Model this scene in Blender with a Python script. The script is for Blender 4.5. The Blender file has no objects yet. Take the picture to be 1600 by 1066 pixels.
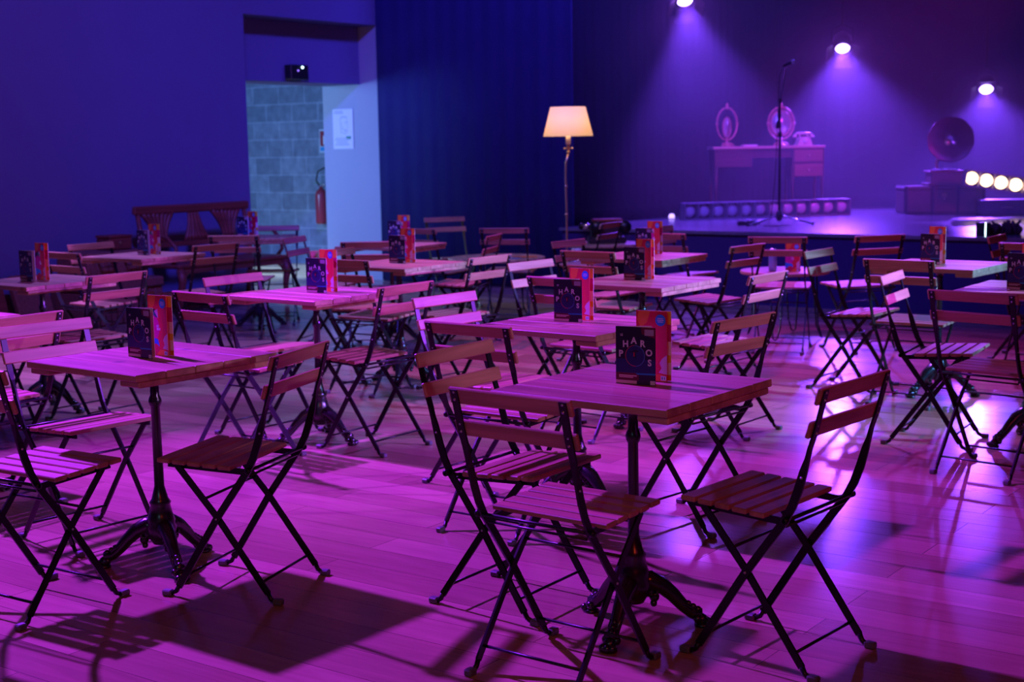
import bpy, bmesh, math, random
from mathutils import Vector, Matrix
random.seed(7)
PI = math.pi
S = bpy.context.scene
C = S.collection

# ------------------------------------------------------------------ camera, world, exposure
cam_d = bpy.data.cameras.new('camera'); cam = bpy.data.objects.new('camera', cam_d); C.objects.link(cam)
cam_d.sensor_width = 36.0; cam_d.lens = 36.0 * 2235.6 / 1600.0
cam_d.clip_start = 0.05; cam_d.clip_end = 100
_p, _r = 0.134756, -0.016678
_f = Vector((0, math.cos(_p), -math.sin(_p))); _u0 = Vector((0, math.sin(_p), math.cos(_p))); _r0 = Vector((1, 0, 0))
_R = _r0 * math.cos(_r) + _u0 * math.sin(_r); _U = _u0 * math.cos(_r) - _r0 * math.sin(_r)
m = Matrix((( _R.x, _U.x, -_f.x, 0), (_R.y, _U.y, -_f.y, 0), (_R.z, _U.z, -_f.z, 1.4402), (0, 0, 0, 1)))
cam.matrix_world = m
cam_d.dof.use_dof = True; cam_d.dof.focus_distance = 4.5; cam_d.dof.aperture_fstop = 4.5
S.camera = cam

W = bpy.data.worlds.new('world'); S.world = W; W.use_nodes = True
W.node_tree.nodes['Background'].inputs[0].default_value = (0.10, 0.03, 0.55, 1)
W.node_tree.nodes['Background'].inputs[1].default_value = 0.02
S.view_settings.view_transform = 'Standard'; S.view_settings.look = 'None'
S.view_settings.exposure = 0.0; S.view_settings.gamma = 1.0; S.view_settings.use_curve_mapping = False
S.cycles.max_bounces = 6; S.cycles.diffuse_bounces = 3; S.cycles.glossy_bounces = 3
S.cycles.transmission_bounces = 3; S.cycles.volume_bounces = 0
S.cycles.caustics_reflective = False; S.cycles.caustics_refractive = False
S.cycles.sample_clamp_indirect = 4.0
S.cycles.use_denoising = True

# room axes: u runs along the planks, w runs along the left wall
ux, uy, wx, wy = 0.8103, -0.5860, 0.5860, 0.8103
def P(u, w, z=0.0): return Vector((u * ux + w * wx, u * uy + w * wy, z))
YU = math.atan2(uy, ux); YW = math.atan2(wy, wx)

def light(name, kind, loc, target, color, power, size=0.1, angle=60, blend=0.3):
    d = bpy.data.lights.new(name, kind); o = bpy.data.objects.new(name, d); C.objects.link(o)
    d.color = color; d.energy = power; o.location = loc
    if kind == 'SPOT':
        d.spot_size = math.radians(angle); d.spot_blend = blend; d.shadow_soft_size = size
    elif kind == 'AREA':
        d.shape = 'DISK'; d.size = size
    else: d.shadow_soft_size = size
    o.rotation_euler = (Vector(target) - Vector(loc)).to_track_quat('-Z', 'Y').to_euler()
    return o
STAGE_LAMPS = [(1.95, 16.0, 3.00), (4.03, 17.5, 2.56), (6.10, 18.5, 2.08)]
STAGE_AIM = [(2.12, 13.4, 0), (3.50, 14.5, 0), (5.3, 15.7, 0)]
# hall and stage lights, some of them added lamps as marked
light('hall_spot_magenta', 'SPOT', (-4.3, 8.4, 5.2), (-0.6, 4.8, 0), (0.31, 0.024, 1.0), 7900, 0.10, 46, 0.55)
light('hall_spot_magenta_far', 'SPOT', (-1.6, 11.0, 5.8), (1.2, 9.0, 0), (0.90, 0.03, 0.60), 1200, 0.12, 48, 0.7)
light('hall_spot_magenta_side', 'SPOT', (6.0, 6.0, 2.8), (-1.8, 7.2, 0.8), (0.34, 0.05, 1.0), 4600, 0.10, 32, 0.3)
light('hall_spot_pink', 'SPOT', (4.0, -1.0, 4.6), (0.2, 7.5, 0.5), (1.0, 0.04, 0.25), 90, 0.15, 50, 0.9)
light('hall_spot_cyan', 'SPOT', (8.0, 5.5, 3.0), (2.2, 7.4, 0.75), (0.14, 0.38, 1.0), 5200, 0.08, 19, 0.6)
light('added_violet_floor_light', 'SPOT', (3.6, 12.6, 5.6), (1.8, 8.7, 0), (0.34, 0.07, 1.0), 3600, 0.10, 34, 0.7)  # added lamp, brightens the middle floor beyond what the stage lamps spill
light('hall_fill_side', 'SPOT', (6.2, 2.5, 2.5), (-1.2, 6.0, 0.8), (0.70, 0.34, 1.0), 700, 0.10, 19.5, 0.4)
light('hall_spot_lilac', 'SPOT', (-3.7, 9.5, 5.6), (-3.45, 9.6, 0), (0.40, 0.12, 1.0), 2600, 0.05, 16, 0.15)
light('hall_fill_warm', 'AREA', (1.5, -2.2, 4.2), (0.0, 5.0, 0.5), (1.0, 0.07, 0.03), 55, 1.0)
light('hall_fill_cool', 'AREA', (-1.5, -2.0, 3.2), (0.0, 4.5, 0.7), (0.30, 0.7, 1.0), 16, 0.3)
light('hall_blue_wash', 'SPOT', (-1.5, 7.0, 6.0), (-5.2, 12.2, 2.6), (0.15, 0.085, 1.0), 1250, 0.3, 85, 1.0)
light('added_blue_curtain_light', 'SPOT', (-1.0, 6.5, 6.2), (0.8, 14.0, 1.0), (0.08, 0.06, 1.0), 2700, 0.3, 75, 1.0)  # added lamp, its blue stands in for haze before curtain and stage front
light('added_blue_haze_light', 'SPOT', (5.5, 9.0, 6.2), (3.0, 16.5, 0.8), (0.12, 0.04, 1.0), 900, 0.3, 60, 1.0)  # added lamp, only there to tint the stage haze blue
light('stage_pink_wash', 'SPOT', (5.5, 8.0, 5.8), (3.3, 16.2, 1.35), (1.0, 0.03, 0.85), 2300, 0.15, 17, 0.7)
light('stage_magenta_wash', 'SPOT', (6.5, 9.5, 3.0), (4.8, 15.6, 1.3), (0.8, 0.02, 1.0), 420, 0.15, 16, 0.7)
for (l, a, e) in zip(STAGE_LAMPS, STAGE_AIM, (0.9, 1.25, 1.0)):
    v = (Vector(a) - Vector(l)).normalized()
    light('stage_beam', 'SPOT', Vector(l) + v * 0.06, a, (0.17, 0.045, 1.0), 1150 * e, 0.06, 56 if l[0] < 2 else 62, 0.5)
    light('stage_spill', 'SPOT', Vector(l) + v * 0.06, (l[0] * 0.6, l[1] - 8, 0), (0.30, 0.055, 1.0), 110 * e, 0.07, 92, 0.9)
light('added_blue_wing_light', 'SPOT', (2.6, 12.9, 6.0), (0.4, 17.2, 1.6), (0.11, 0.07, 1.0), 1100, 0.3, 85, 1.0)  # added lamp, fills the dark gap beside the curtain with blue
light('added_back_floor_light', 'SPOT', (-3.2, 11.0, 5.8), (-1.6, 9.3, 0), (0.32, 0.16, 1.0), 1900, 0.1, 50, 0.8)  # added lamp, lifts the dim floor in front of the doorway
light('added_doorway_floor_light', 'SPOT', P(-14.8, 12.3, 2.3), P(-8.6, 9.55, 0.0), (0.42, 0.62, 1.0), 1500, 0.3, 30, 0.5)  # added unseen lamp, imitates the doorway's glow on the hall floor
light('corridor_daylight', 'AREA', P(-13.0, 8.3, 2.0), P(-12.0, 13.0, 0.3), (0.15, 0.33, 0.85), 235, 1.0)
light('added_corridor_floor_light', 'SPOT', P(-12.7, 11.2, 4.5), P(-12.5, 12.0, 0), (0.30, 0.62, 1.0), 3200, 0.2, 36, 0.8)  # added lamp, stands in for window light falling on the corridor floor

# ------------------------------------------------------------------ materials
def new_mat(name):
    m = bpy.data.materials.new(name); m.use_nodes = True
    return m, m.node_tree, m.node_tree.nodes['Principled BSDF']
def mat(name, col, rough=0.5, metal=0.0, emit=None, estr=0.0, noise=0.0, nscale=20.0, coat=0.0, spec=0.5):
    m, t, b = new_mat(name)
    b.inputs['Base Color'].default_value = (*col, 1); b.inputs['Roughness'].default_value = rough
    b.inputs['Metallic'].default_value = metal; b.inputs['Specular IOR Level'].default_value = spec
    if coat: b.inputs['Coat Weight'].default_value = coat; b.inputs['Coat Roughness'].default_value = 0.15
    if emit: b.inputs['Emission Color'].default_value = (*emit, 1); b.inputs['Emission Strength'].default_value = estr
    if noise:
        tc = t.nodes.new('ShaderNodeTexCoord'); n = t.nodes.new('ShaderNodeTexNoise'); n.inputs['Scale'].default_value = nscale
        n.inputs['Detail'].default_value = 4
        r = t.nodes.new('ShaderNodeMixRGB'); r.blend_type = 'MIX'
        r.inputs[1].default_value = (*[c * (1 - noise) for c in col], 1); r.inputs[2].default_value = (*[min(1, c * (1 + noise)) for c in col], 1)
        t.links.new(tc.outputs['Object'], n.inputs['Vector']); t.links.new(n.outputs['Fac'], r.inputs[0]); t.links.new(r.outputs[0], b.inputs['Base Color'])
    return m
def wood(name, c1, c2, axis=1, scale=1.0, rough=0.5, knots=0.0, coat=0.0):
    m, t, b = new_mat(name)
    N = t.nodes.new; L = t.links.new
    tc = N('ShaderNodeTexCoord'); mp = N('ShaderNodeMapping')
    s = [28 * scale] * 3; s[axis] = 2.2 * scale
    mp.inputs['Scale'].default_value = s
    n = N('ShaderNodeTexNoise'); n.inputs['Scale'].default_value = 1.0; n.inputs['Detail'].default_value = 6; n.inputs['Distortion'].default_value = 0.6
    oi = N('ShaderNodeObjectInfo'); ad = N('ShaderNodeVectorMath'); ad.operation = 'ADD'
    mu = N('ShaderNodeMath'); mu.operation = 'MULTIPLY'; mu.inputs[1].default_value = 37.0
    L(oi.outputs['Random'], mu.inputs[0]); L(tc.outputs['Object'], ad.inputs[0]); L(mu.outputs[0], ad.inputs[1])
    L(ad.outputs[0], mp.inputs['Vector']); L(mp.outputs[0], n.inputs['Vector'])
    cr = N('ShaderNodeValToRGB'); cr.color_ramp.elements[0].position = 0.32; cr.color_ramp.elements[1].position = 0.72
    cr.color_ramp.elements[0].color = (*c1, 1); cr.color_ramp.elements[1].color = (*c2, 1)
    L(n.outputs['Fac'], cr.inputs[0]); out = cr.outputs[0]
    if knots:
        v = N('ShaderNodeTexVoronoi'); v.inputs['Scale'].default_value = 5.5
        L(ad.outputs[0], v.inputs['Vector'])
        kr = N('ShaderNodeValToRGB'); kr.color_ramp.elements[0].position = 0.05; kr.color_ramp.elements[1].position = 0.16
        kr.color_ramp.elements[0].color = (0.25, 0.25, 0.25, 1); kr.color_ramp.elements[1].color = (1, 1, 1, 1)
        L(v.outputs['Distance'], kr.inputs[0])
        mm = N('ShaderNodeMixRGB'); mm.blend_type = 'MULTIPLY'; mm.inputs[0].default_value = knots
        L(out, mm.inputs[1]); L(kr.outputs[0], mm.inputs[2]); out = mm.outputs[0]
    if knots:
        sx = N('ShaderNodeSeparateXYZ'); L(tc.outputs['Object'], sx.inputs[0])
        q1 = N('ShaderNodeMath'); q1.operation = 'MULTIPLY'; q1.inputs[1].default_value = 1 / 0.12
        q2 = N('ShaderNodeMath'); q2.operation = 'ADD'; q2.inputs[1].default_value = 10.5
        q3 = N('ShaderNodeMath'); q3.operation = 'FLOOR'; q4 = N('ShaderNodeMath'); q4.operation = 'ADD'
        L(sx.outputs['X'], q1.inputs[0]); L(q1.outputs[0], q2.inputs[0]); L(q2.outputs[0], q3.inputs[0]); L(q3.outputs[0], q4.inputs[0]); L(mu.outputs[0], q4.inputs[1])
        wn = N('ShaderNodeTexWhiteNoise'); wn.noise_dimensions = '1D'; L(q4.outputs[0], wn.inputs['W'])
        mr = N('ShaderNodeMapRange'); mr.inputs['To Min'].default_value = 0.78; mr.inputs['To Max'].default_value = 1.08; L(wn.outputs['Value'], mr.inputs['Value'])
        vm = N('ShaderNodeVectorMath'); vm.operation = 'SCALE'; L(out, vm.inputs[0]); L(mr.outputs[0], vm.inputs['Scale']); out = vm.outputs[0]
    L(out, b.inputs['Base Color']); b.inputs['Roughness'].default_value = rough
    if coat: b.inputs['Coat Weight'].default_value = coat; b.inputs['Coat Roughness'].default_value = 0.2
    bp = N('ShaderNodeBump'); bp.inputs['Strength'].default_value = 0.12; bp.inputs['Distance'].default_value = 0.003
    L(n.outputs['Fac'], bp.inputs['Height']); L(bp.outputs[0], b.inputs['Normal'])
    return m
def floor_mat():
    m, t, b = new_mat('oak_plank_floor'); N = t.nodes.new; L = t.links.new
    tc = N('ShaderNodeTexCoord'); mp = N('ShaderNodeMapping'); mp.vector_type = 'POINT'
    mp.inputs['Rotation'].default_value = (0, 0, -YU)
    L(tc.outputs['Object'], mp.inputs['Vector'])
    br = N('ShaderNodeTexBrick'); br.offset = 0.37; br.squash = 1.0
    br.inputs['Scale'].default_value = 1.0; br.inputs['Brick Width'].default_value = 1.7; br.inputs['Row Height'].default_value = 0.165
    br.inputs['Mortar Size'].default_value = 0.0014; br.inputs['Mortar Smooth'].default_value = 0.2; br.inputs['Bias'].default_value = 0.0
    br.inputs['Color1'].default_value = (0.30, 0.17, 0.105, 1); br.inputs['Color2'].default_value = (0.50, 0.31, 0.20, 1); br.inputs['Mortar'].default_value = (0.11, 0.06, 0.035, 1)
    L(mp.outputs[0], br.inputs['Vector'])
    m2 = N('ShaderNodeMapping'); m2.inputs['Scale'].default_value = (1.2, 14, 1); L(mp.outputs[0], m2.inputs['Vector'])
    n = N('ShaderNodeTexNoise'); n.inputs['Scale'].default_value = 1.6; n.inputs['Detail'].default_value = 7; n.inputs['Distortion'].default_value = 1.2
    L(m2.outputs[0], n.inputs['Vector'])
    r = N('ShaderNodeValToRGB'); r.color_ramp.elements[0].position = 0.3; r.color_ramp.elements[1].position = 0.7
    r.color_ramp.elements[0].color = (0.84, 0.83, 0.82, 1); r.color_ramp.elements[1].color = (1.07, 1.07, 1.07, 1)
    L(n.outputs['Fac'], r.inputs[0])
    mx = N('ShaderNodeMixRGB'); mx.blend_type = 'MULTIPLY'; mx.inputs[0].default_value = 1
    L(br.outputs['Color'], mx.inputs[1]); L(r.outputs[0], mx.inputs[2]); L(mx.outputs[0], b.inputs['Base Color'])
    n2 = N('ShaderNodeTexNoise'); n2.inputs['Scale'].default_value = 1.3; n2.inputs['Detail'].default_value = 4; L(mp.outputs[0], n2.inputs['Vector'])
    rr = N('ShaderNodeMapRange'); rr.inputs['To Min'].default_value = 0.15; rr.inputs['To Max'].default_value = 0.27
    L(n2.outputs['Fac'], rr.inputs['Value']); L(rr.outputs[0], b.inputs['Roughness'])
    bp = N('ShaderNodeBump'); bp.inputs['Strength'].default_value = 0.10; bp.inputs['Distance'].default_value = 0.004
    L(n.outputs['Fac'], bp.inputs['Height']); L(bp.outputs[0], b.inputs['Normal'])
    b.inputs['Specular IOR Level'].default_value = 0.5
    return m
def block_mat():
    m, t, b = new_mat('grey_concrete_block'); N = t.nodes.new; L = t.links.new
    tc = N('ShaderNodeTexCoord'); sp = N('ShaderNodeSeparateXYZ'); cb = N('ShaderNodeCombineXYZ')
    mp = N('ShaderNodeMapping'); mp.inputs['Rotation'].default_value = (0, 0, -YU)
    L(tc.outputs['Object'], mp.inputs['Vector']); L(mp.outputs[0], sp.inputs[0]); L(sp.outputs['X'], cb.inputs['X']); L(sp.outputs['Z'], cb.inputs['Y'])
    br = N('ShaderNodeTexBrick'); br.inputs['Scale'].default_value = 1.0; br.inputs['Brick Width'].default_value = 0.46; br.inputs['Row Height'].default_value = 0.226
    br.inputs['Mortar Size'].default_value = 0.007; br.inputs['Mortar Smooth'].default_value = 0.4
    br.inputs['Color1'].default_value = (0.17, 0.21, 0.27, 1); br.inputs['Color2'].default_value = (0.24, 0.29, 0.37, 1); br.inputs['Mortar'].default_value = (0.33, 0.40, 0.50, 1)
    L(cb.outputs[0], br.inputs['Vector'])
    n = N('ShaderNodeTexNoise'); n.inputs['Scale'].default_value = 9; n.inputs['Detail'].default_value = 6; L(tc.outputs['Object'], n.inputs['Vector'])
    mx = N('ShaderNodeMixRGB'); mx.blend_type = 'OVERLAY'; mx.inputs[0].default_value = 0.5
    L(br.outputs['Color'], mx.inputs[1]); L(n.outputs['Fac'], mx.inputs[2]); L(mx.outputs[0], b.inputs['Base Color'])
    b.inputs['Roughness'].default_value = 0.9
    return m
M = {}
M['floor'] = floor_mat()
M['block'] = block_mat()
M['wall'] = mat('painted_plaster_wall', (0.15, 0.14, 0.30), 0.85, noise=0.05, nscale=3)
M['white_wall'] = mat('white_painted_wall', (0.44, 0.46, 0.50), 0.7, noise=0.04, nscale=2)
M['ceiling'] = mat('dark_ceiling', (0.03, 0.03, 0.04), 0.9)
M['curtain'] = mat('navy_velvet_curtain', (0.034, 0.034, 0.16), 0.9, noise=0.12, nscale=4, spec=0.15)
M['wing'] = mat('black_wing_drape', (0.018, 0.014, 0.07), 0.95, spec=0.1)
M['stage'] = wood('stage_boards', (0.10, 0.09, 0.11), (0.17, 0.16, 0.18), 0, 0.25, 0.24)
M['stage_front'] = mat('haze_tinted_skirt', (0.045, 0.028, 0.105), 0.95, spec=0.05)  # black skirt coloured navy, the blue of the haze put into it
M['chairwood'] = wood('brown_chair_wood', (0.28, 0.125, 0.068), (0.50, 0.255, 0.15), 1, 1.0, 0.48)
M['tablewood'] = wood('reclaimed_table_wood', (0.33, 0.19, 0.10), (0.58, 0.37, 0.21), 1, 0.8, 0.42, 0.75)
M['iron'] = mat('black_enamelled_steel', (0.006, 0.006, 0.008), 0.36, 0.0, spec=0.35)
M['cast'] = mat('black_cast_iron', (0.012, 0.013, 0.015), 0.26, 0.0, noise=0.3, nscale=60, spec=0.8)
M['rubber'] = mat('grey_foot_cap', (0.10, 0.10, 0.11), 0.5)
M['bolt'] = mat('steel_bolt', (0.55, 0.55, 0.58), 0.3, 0.9)
M['steel'] = mat('chromed_steel', (0.6, 0.6, 0.62), 0.25, 0.9)
M['darkwood'] = wood('dark_red_bench_wood', (0.16, 0.035, 0.025), (0.27, 0.07, 0.045), 0, 0.7, 0.5)
M['wicker'] = mat('red_brown_wicker', (0.26, 0.09, 0.06), 0.8, noise=0.5, nscale=45)
M['brass'] = mat('aged_brass', (0.62, 0.47, 0.25), 0.3, 0.9)
M['rose'] = mat('gilded_mirror_frame', (0.55, 0.28, 0.25), 0.45, 0.3)
M['mirror'] = mat('mirror_glass', (0.75, 0.75, 0.8), 0.28, 0.8)
M['black'] = mat('black_plastic', (0.012, 0.012, 0.014), 0.4)
M['cream'] = mat('cream_enamel', (0.7, 0.64, 0.55), 0.4)
M['red'] = mat('red_enamel', (0.34, 0.03, 0.05), 0.3)
M['paper'] = mat('white_paper', (0.85, 0.85, 0.85), 0.7)
M['ink'] = mat('grey_print', (0.35, 0.38, 0.45), 0.8)
M['hose'] = mat('black_hose', (0.02, 0.02, 0.02), 0.5)
M['lens'] = mat('lit_lamp_lens', (1, 1, 1), 0.3, emit=(0.40, 0.25, 1.0), estr=16)
M['warmlens'] = mat('lit_warm_bulb', (1, 1, 1), 0.3, emit=(1.0, 0.62, 0.28), estr=6)
M['deadlens'] = mat('unlit_frosted_bulb', (0.55, 0.5, 0.6), 0.25)
M['green'] = mat('green_plastic', (0.02, 0.25, 0.12), 0.4)
# leaflet inks
M['navy'] = mat('navy_leaflet_ink', (0.008, 0.010, 0.035), 0.45)
M['blueink'] = mat('deep_blue_leaflet_ink', (0.010, 0.025, 0.14), 0.45)
M['letter'] = mat('pale_letter_ink', (0.62, 0.70, 0.74), 0.5)
M['ringr'] = mat('red_ring_ink', (0.45, 0.05, 0.12), 0.5)
M['ringb'] = mat('blue_ring_ink', (0.08, 0.22, 0.55), 0.5)
M['maroon'] = mat('maroon_leaflet_ink', (0.12, 0.006, 0.03), 0.5)
M['redink'] = mat('red_leaflet_ink', (0.62, 0.02, 0.03), 0.5)
M['crimson'] = mat('crimson_leaflet_ink', (0.5, 0.012, 0.06), 0.5)
M['magenta'] = mat('magenta_leaflet_ink', (0.55, 0.0, 0.22), 0.5)
M['orange'] = mat('orange_leaflet_ink', (0.75, 0.22, 0.02), 0.5)
M['yellow'] = mat('yellow_leaflet_ink', (0.75, 0.66, 0.05), 0.5)
M['cyan'] = mat('cyan_leaflet_ink', (0.01, 0.30, 0.62), 0.5)
M['pinkgrey'] = mat('pale_pink_leaflet_ink', (0.62, 0.45, 0.48), 0.5)
M['leaf'] = mat('green_leaflet_ink', (0.02, 0.28, 0.15), 0.5)
m, t, b = new_mat('lamp_shade_fabric'); M['shade'] = m
b.inputs['Base Color'].default_value = (0.85, 0.72, 0.6, 1); b.inputs['Roughness'].default_value = 0.8
b.inputs['Emission Color'].default_value = (1.0, 0.60, 0.30, 1); b.inputs['Emission Strength'].default_value = 0.75
_tr = t.nodes.new('ShaderNodeBsdfTranslucent'); _tr.inputs[0].default_value = (0.9, 0.7, 0.5, 1)
_mx = t.nodes.new('ShaderNodeMixShader'); _mx.inputs[0].default_value = 0.45
t.links.new(b.outputs[0], _mx.inputs[1]); t.links.new(_tr.outputs[0], _mx.inputs[2]); t.links.new(_mx.outputs[0], t.nodes['Material Output'].inputs[0])

# ------------------------------------------------------------------ mesh builder
class MB:
    def __init__(s): s.v = []; s.f = []; s.mi = []; s.sm = []; s.mats = []
    def _m(s, name):
        if name not in s.mats: s.mats.append(name)
        return s.mats.index(name)
    def add(s, vs, fs, mt, smooth=False):
        o = len(s.v); s.v += [tuple(v) for v in vs]; k = s._m(mt)
        for f in fs: s.f.append([i + o for i in f]); s.mi.append(k); s.sm.append(smooth)
        return s
    def box(s, c, d, mt, rot=None, bevel=0.0):
        bm = bmesh.new(); bmesh.ops.create_cube(bm, size=1.0)
        for v in bm.verts: v.co = Vector((v.co.x * d[0], v.co.y * d[1], v.co.z * d[2]))
        if bevel: bmesh.ops.bevel(bm, geom=list(bm.edges), offset=bevel, segments=1, affect='EDGES')
        R = rot if rot is not None else Matrix.Identity(3)
        bm.verts.index_update()
        vs = [R @ v.co + Vector(c) for v in bm.verts]; fs = [[v.index for v in f.verts] for f in bm.faces]
        bm.free(); return s.add(vs, fs, mt)
    def tube(s, pts, r, mt, n=8, cap=True):
        pts = [Vector(p) for p in pts]; rs = r if isinstance(r, (list, tuple)) else [r] * len(pts)
        vs = []; fs = []; prev = None
        for i, p in enumerate(pts):
            t = (pts[min(i + 1, len(pts) - 1)] - pts[max(i - 1, 0)]).normalized()
            if prev is None:
                a = Vector((0, 0, 1)) if abs(t.z) < 0.9 else Vector((1, 0, 0)); nx = t.cross(a).normalized()
            else: nx = (prev - t * prev.dot(t)).normalized()
            prev = nx; ny = t.cross(nx)
            for k in range(n):
                an = 2 * PI * k / n; vs.append(p + (nx * math.cos(an) + ny * math.sin(an)) * rs[i])
        for i in range(len(pts) - 1):
            for k in range(n):
                a = i * n + k; b2 = i * n + (k + 1) % n; fs.append([a, b2, b2 + n, a + n])
        if cap: fs.append(list(range(n))[::-1]); fs.append([(len(pts) - 1) * n + k for k in range(n)])
        return s.add(vs, fs, mt, True)
    def lathe(s, prof, c, mt, n=16, axis=None, smooth=True):
        R = Vector((0, 0, 1)).rotation_difference(Vector(axis)).to_matrix() if axis is not None else Matrix.Identity(3)
        vs = []; fs = []; c = Vector(c)
        for (r, z) in prof:
            for k in range(n):
                an = 2 * PI * k / n; vs.append(R @ Vector((r * math.cos(an), r * math.sin(an), z)) + c)
        for i in range(len(prof) - 1):
            for k in range(n):
                a = i * n + k; b2 = i * n + (k + 1) % n; fs.append([a, b2, b2 + n, a + n])
        fs.append(list(range(n))[::-1]); fs.append([(len(prof) - 1) * n + k for k in range(n)])
        return s.add(vs, fs, mt, smooth)
    def prism(s, poly, thick, mt, M4):
        # poly in local xy, extruded along local z by thick, placed by the 4x4 matrix
        n = len(poly); vs = [M4 @ Vector((x, y, 0)) for x, y in poly] + [M4 @ Vector((x, y, thick)) for x, y in poly]
        fs = [list(range(n))[::-1], list(range(n, 2 * n))] + [[i, (i + 1) % n, (i + 1) % n + n, i + n] for i in range(n)]
        return s.add(vs, fs, mt)
    def ball(s, c, r, mt, sc=(1, 1, 1), seg=10):
        prof = [(max(1e-4, math.sin(PI * i / seg)) * r, -math.cos(PI * i / seg) * r) for i in range(seg + 1)]
        o = len(s.v); s.lathe(prof, (0, 0, 0), mt, seg + 2)
        for i in range(o, len(s.v)): v = s.v[i]; s.v[i] = (v[0] * sc[0] + c[0], v[1] * sc[1] + c[1], v[2] * sc[2] + c[2])
        return s
    def mesh(s, name):
        me = bpy.data.meshes.new(name); me.from_pydata(s.v, [], s.f)
        for k in s.mats: me.materials.append(M[k])
        me.polygons.foreach_set('material_index', s.mi); me.polygons.foreach_set('use_smooth', s.sm)
        me.update(); return me
    def build(s, name, parent=None, loc=None, rz=0.0):
        o = bpy.data.objects.new(name, s.mesh(name)); C.objects.link(o)
        if parent is not None: o.parent = parent
        if loc is not None: o.location = loc
        if rz: o.rotation_euler = (0, 0, rz)
        return o
def tag(o, label, cat=None, group=None):
    o['label'] = label
    if cat: o['category'] = cat
    if group: o['group'] = group
    return o
def thing(name, label, cat, loc=(0, 0, 0), rz=0.0, group=None):
    o = bpy.data.objects.new(name, None); o.empty_display_size = 0.1; C.objects.link(o)
    o.location = loc; o.rotation_euler = (0, 0, rz); return tag(o, label, cat, group)
def structure(o): o['kind'] = 'structure'; return o
def copy_tree(o, parent=None):
    c = o.copy(); C.objects.link(c)
    if parent is not None: c.parent = parent
    for ch in o.children: copy_tree(ch, c)
    return c
def uwbox(mb, u0, u1, w0, w1, z0, z1, mt):
    R = Matrix.Rotation(YU, 3, 'Z')
    return mb.box(P((u0 + u1) / 2, (w0 + w1) / 2, (z0 + z1) / 2), (u1 - u0, w1 - w0, z1 - z0), mt, R)

# ------------------------------------------------------------------ the hall
structure(uwbox(MB(), -16, 6.5, -5, 20.5, -0.1, 0.0, 'floor').build('floor'))
structure(uwbox(MB(), -16, 6.5, -5, 20.5, 6.5, 6.6, 'ceiling').build('ceiling'))
wl = MB()
uwbox(wl, -11.24, -10.41, -5, 10.02, 0, 6.5, 'wall')
uwbox(wl, -11.24, -10.41, 10.02, 11.99, 2.77, 6.5, 'wall')
structure(wl.build('wall_left'))
structure(uwbox(MB(), -11.24, -10.41, 11.99, 13.4, 0, 6.5, 'white_wall').build('wall_corner'))
structure(uwbox(MB(), -11.238, -10.68, 10.021, 11.989, 2.15, 2.769, 'wall').build('trim_1'))
structure(uwbox(MB(), -16, -11.24, 13.4, 13.55, 0, 6.5, 'block').build('wall_corridor'))
structure(uwbox(MB(), -16, -15.85, -5, 13.4, 0, 6.5, 'white_wall').build('wall_corridor_end'))
structure(uwbox(MB(), 6.3, 6.5, -5, 20.5, 0, 6.5, 'wall').build('wall_right'))
structure(uwbox(MB(), -16, 6.3, -5, -4.8, 0, 6.5, 'wall').build('wall_rear'))
structure(uwbox(MB(), -16, 6.3, 20.35, 20.5, 0, 6.5, 'wing').build('wall_stage'))

def curtain(name, label, a, b, z0, z1, mt, amp=0.006, fold=0.20):
    a = Vector(a); b = Vector(b); d = (b - a); L_ = d.length; d.normalize(); nrm = Vector((-d.y, d.x, 0))
    n = int(L_ / fold * 8); vs = []; fs = []
    random.seed(int(L_ * 100))
    ph = 0; off = []
    for i in range(n + 1):
        ph += 2 * PI / 8 * random.uniform(0.8, 1.2); off.append(amp * (math.sin(ph) + 0.35 * math.sin(ph * 0.43 + 1)))
    for t_ in (0.0, 0.012):
        for z in (z0, z1):
            for i in range(n + 1): vs.append(a + d * (L_ * i / n) + nrm * (off[i] + t_) + Vector((0, 0, z)))
    k = n + 1
    for i in range(n):
        fs.append([i, i + 1, k + i + 1, k + i]); fs.append([2 * k + i + 1, 2 * k + i, 3 * k + i, 3 * k + i + 1])
        fs.append([i + 1, i, 2 * k + i, 2 * k + i + 1]); fs.append([k + i, k + i + 1, 3 * k + i + 1, 3 * k + i])
    fs.append([0, k, 3 * k, 2 * k]); fs.append([n, 2 * k + n, 3 * k + n, k + n])
    return tag(MB().add(vs, fs, mt, True).build(name), label, 'curtain')
curtain('stage_curtain', 'tall navy house curtain hanging between the white doorway edge and the stage', P(-10.38, 11.93), P(-7.84, 11.93), 0.01, 6.4, 'curtain')
curtain('wing_drape', 'black drape along the left side of the stage behind the dressing table', P(-9.6, 12.3), P(-9.6, 20.2), 0.01, 6.4, 'wing')
curtain('back_drape', 'black drape closing the far end of the stage behind the right-hand spotlight', P(-9.5, 20.15), P(6.0, 20.15), 0.01, 6.4, 'wing')

stage = thing('stage_platform', 'low stage platform with shiny violet-lit boards and black front', 'stage', P(-3, 11.6))
def stage_parts():
    inv = Matrix.Translation(-P(-3, 11.6))
    top = MB(); uwbox(top, -7.80, 3.5, 11.6, 16.35, 0.625, 0.655, 'stage'); top.v = [tuple(inv @ Vector(v)) for v in top.v]
    top.build('stage_floor', stage)
    sk = MB(); uwbox(sk, -7.78, 3.48, 11.63, 16.33, 0.0, 0.625, 'stage_front'); sk.v = [tuple(inv @ Vector(v)) for v in sk.v]
    sk.build('skirt', stage)
stage_parts()

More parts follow.
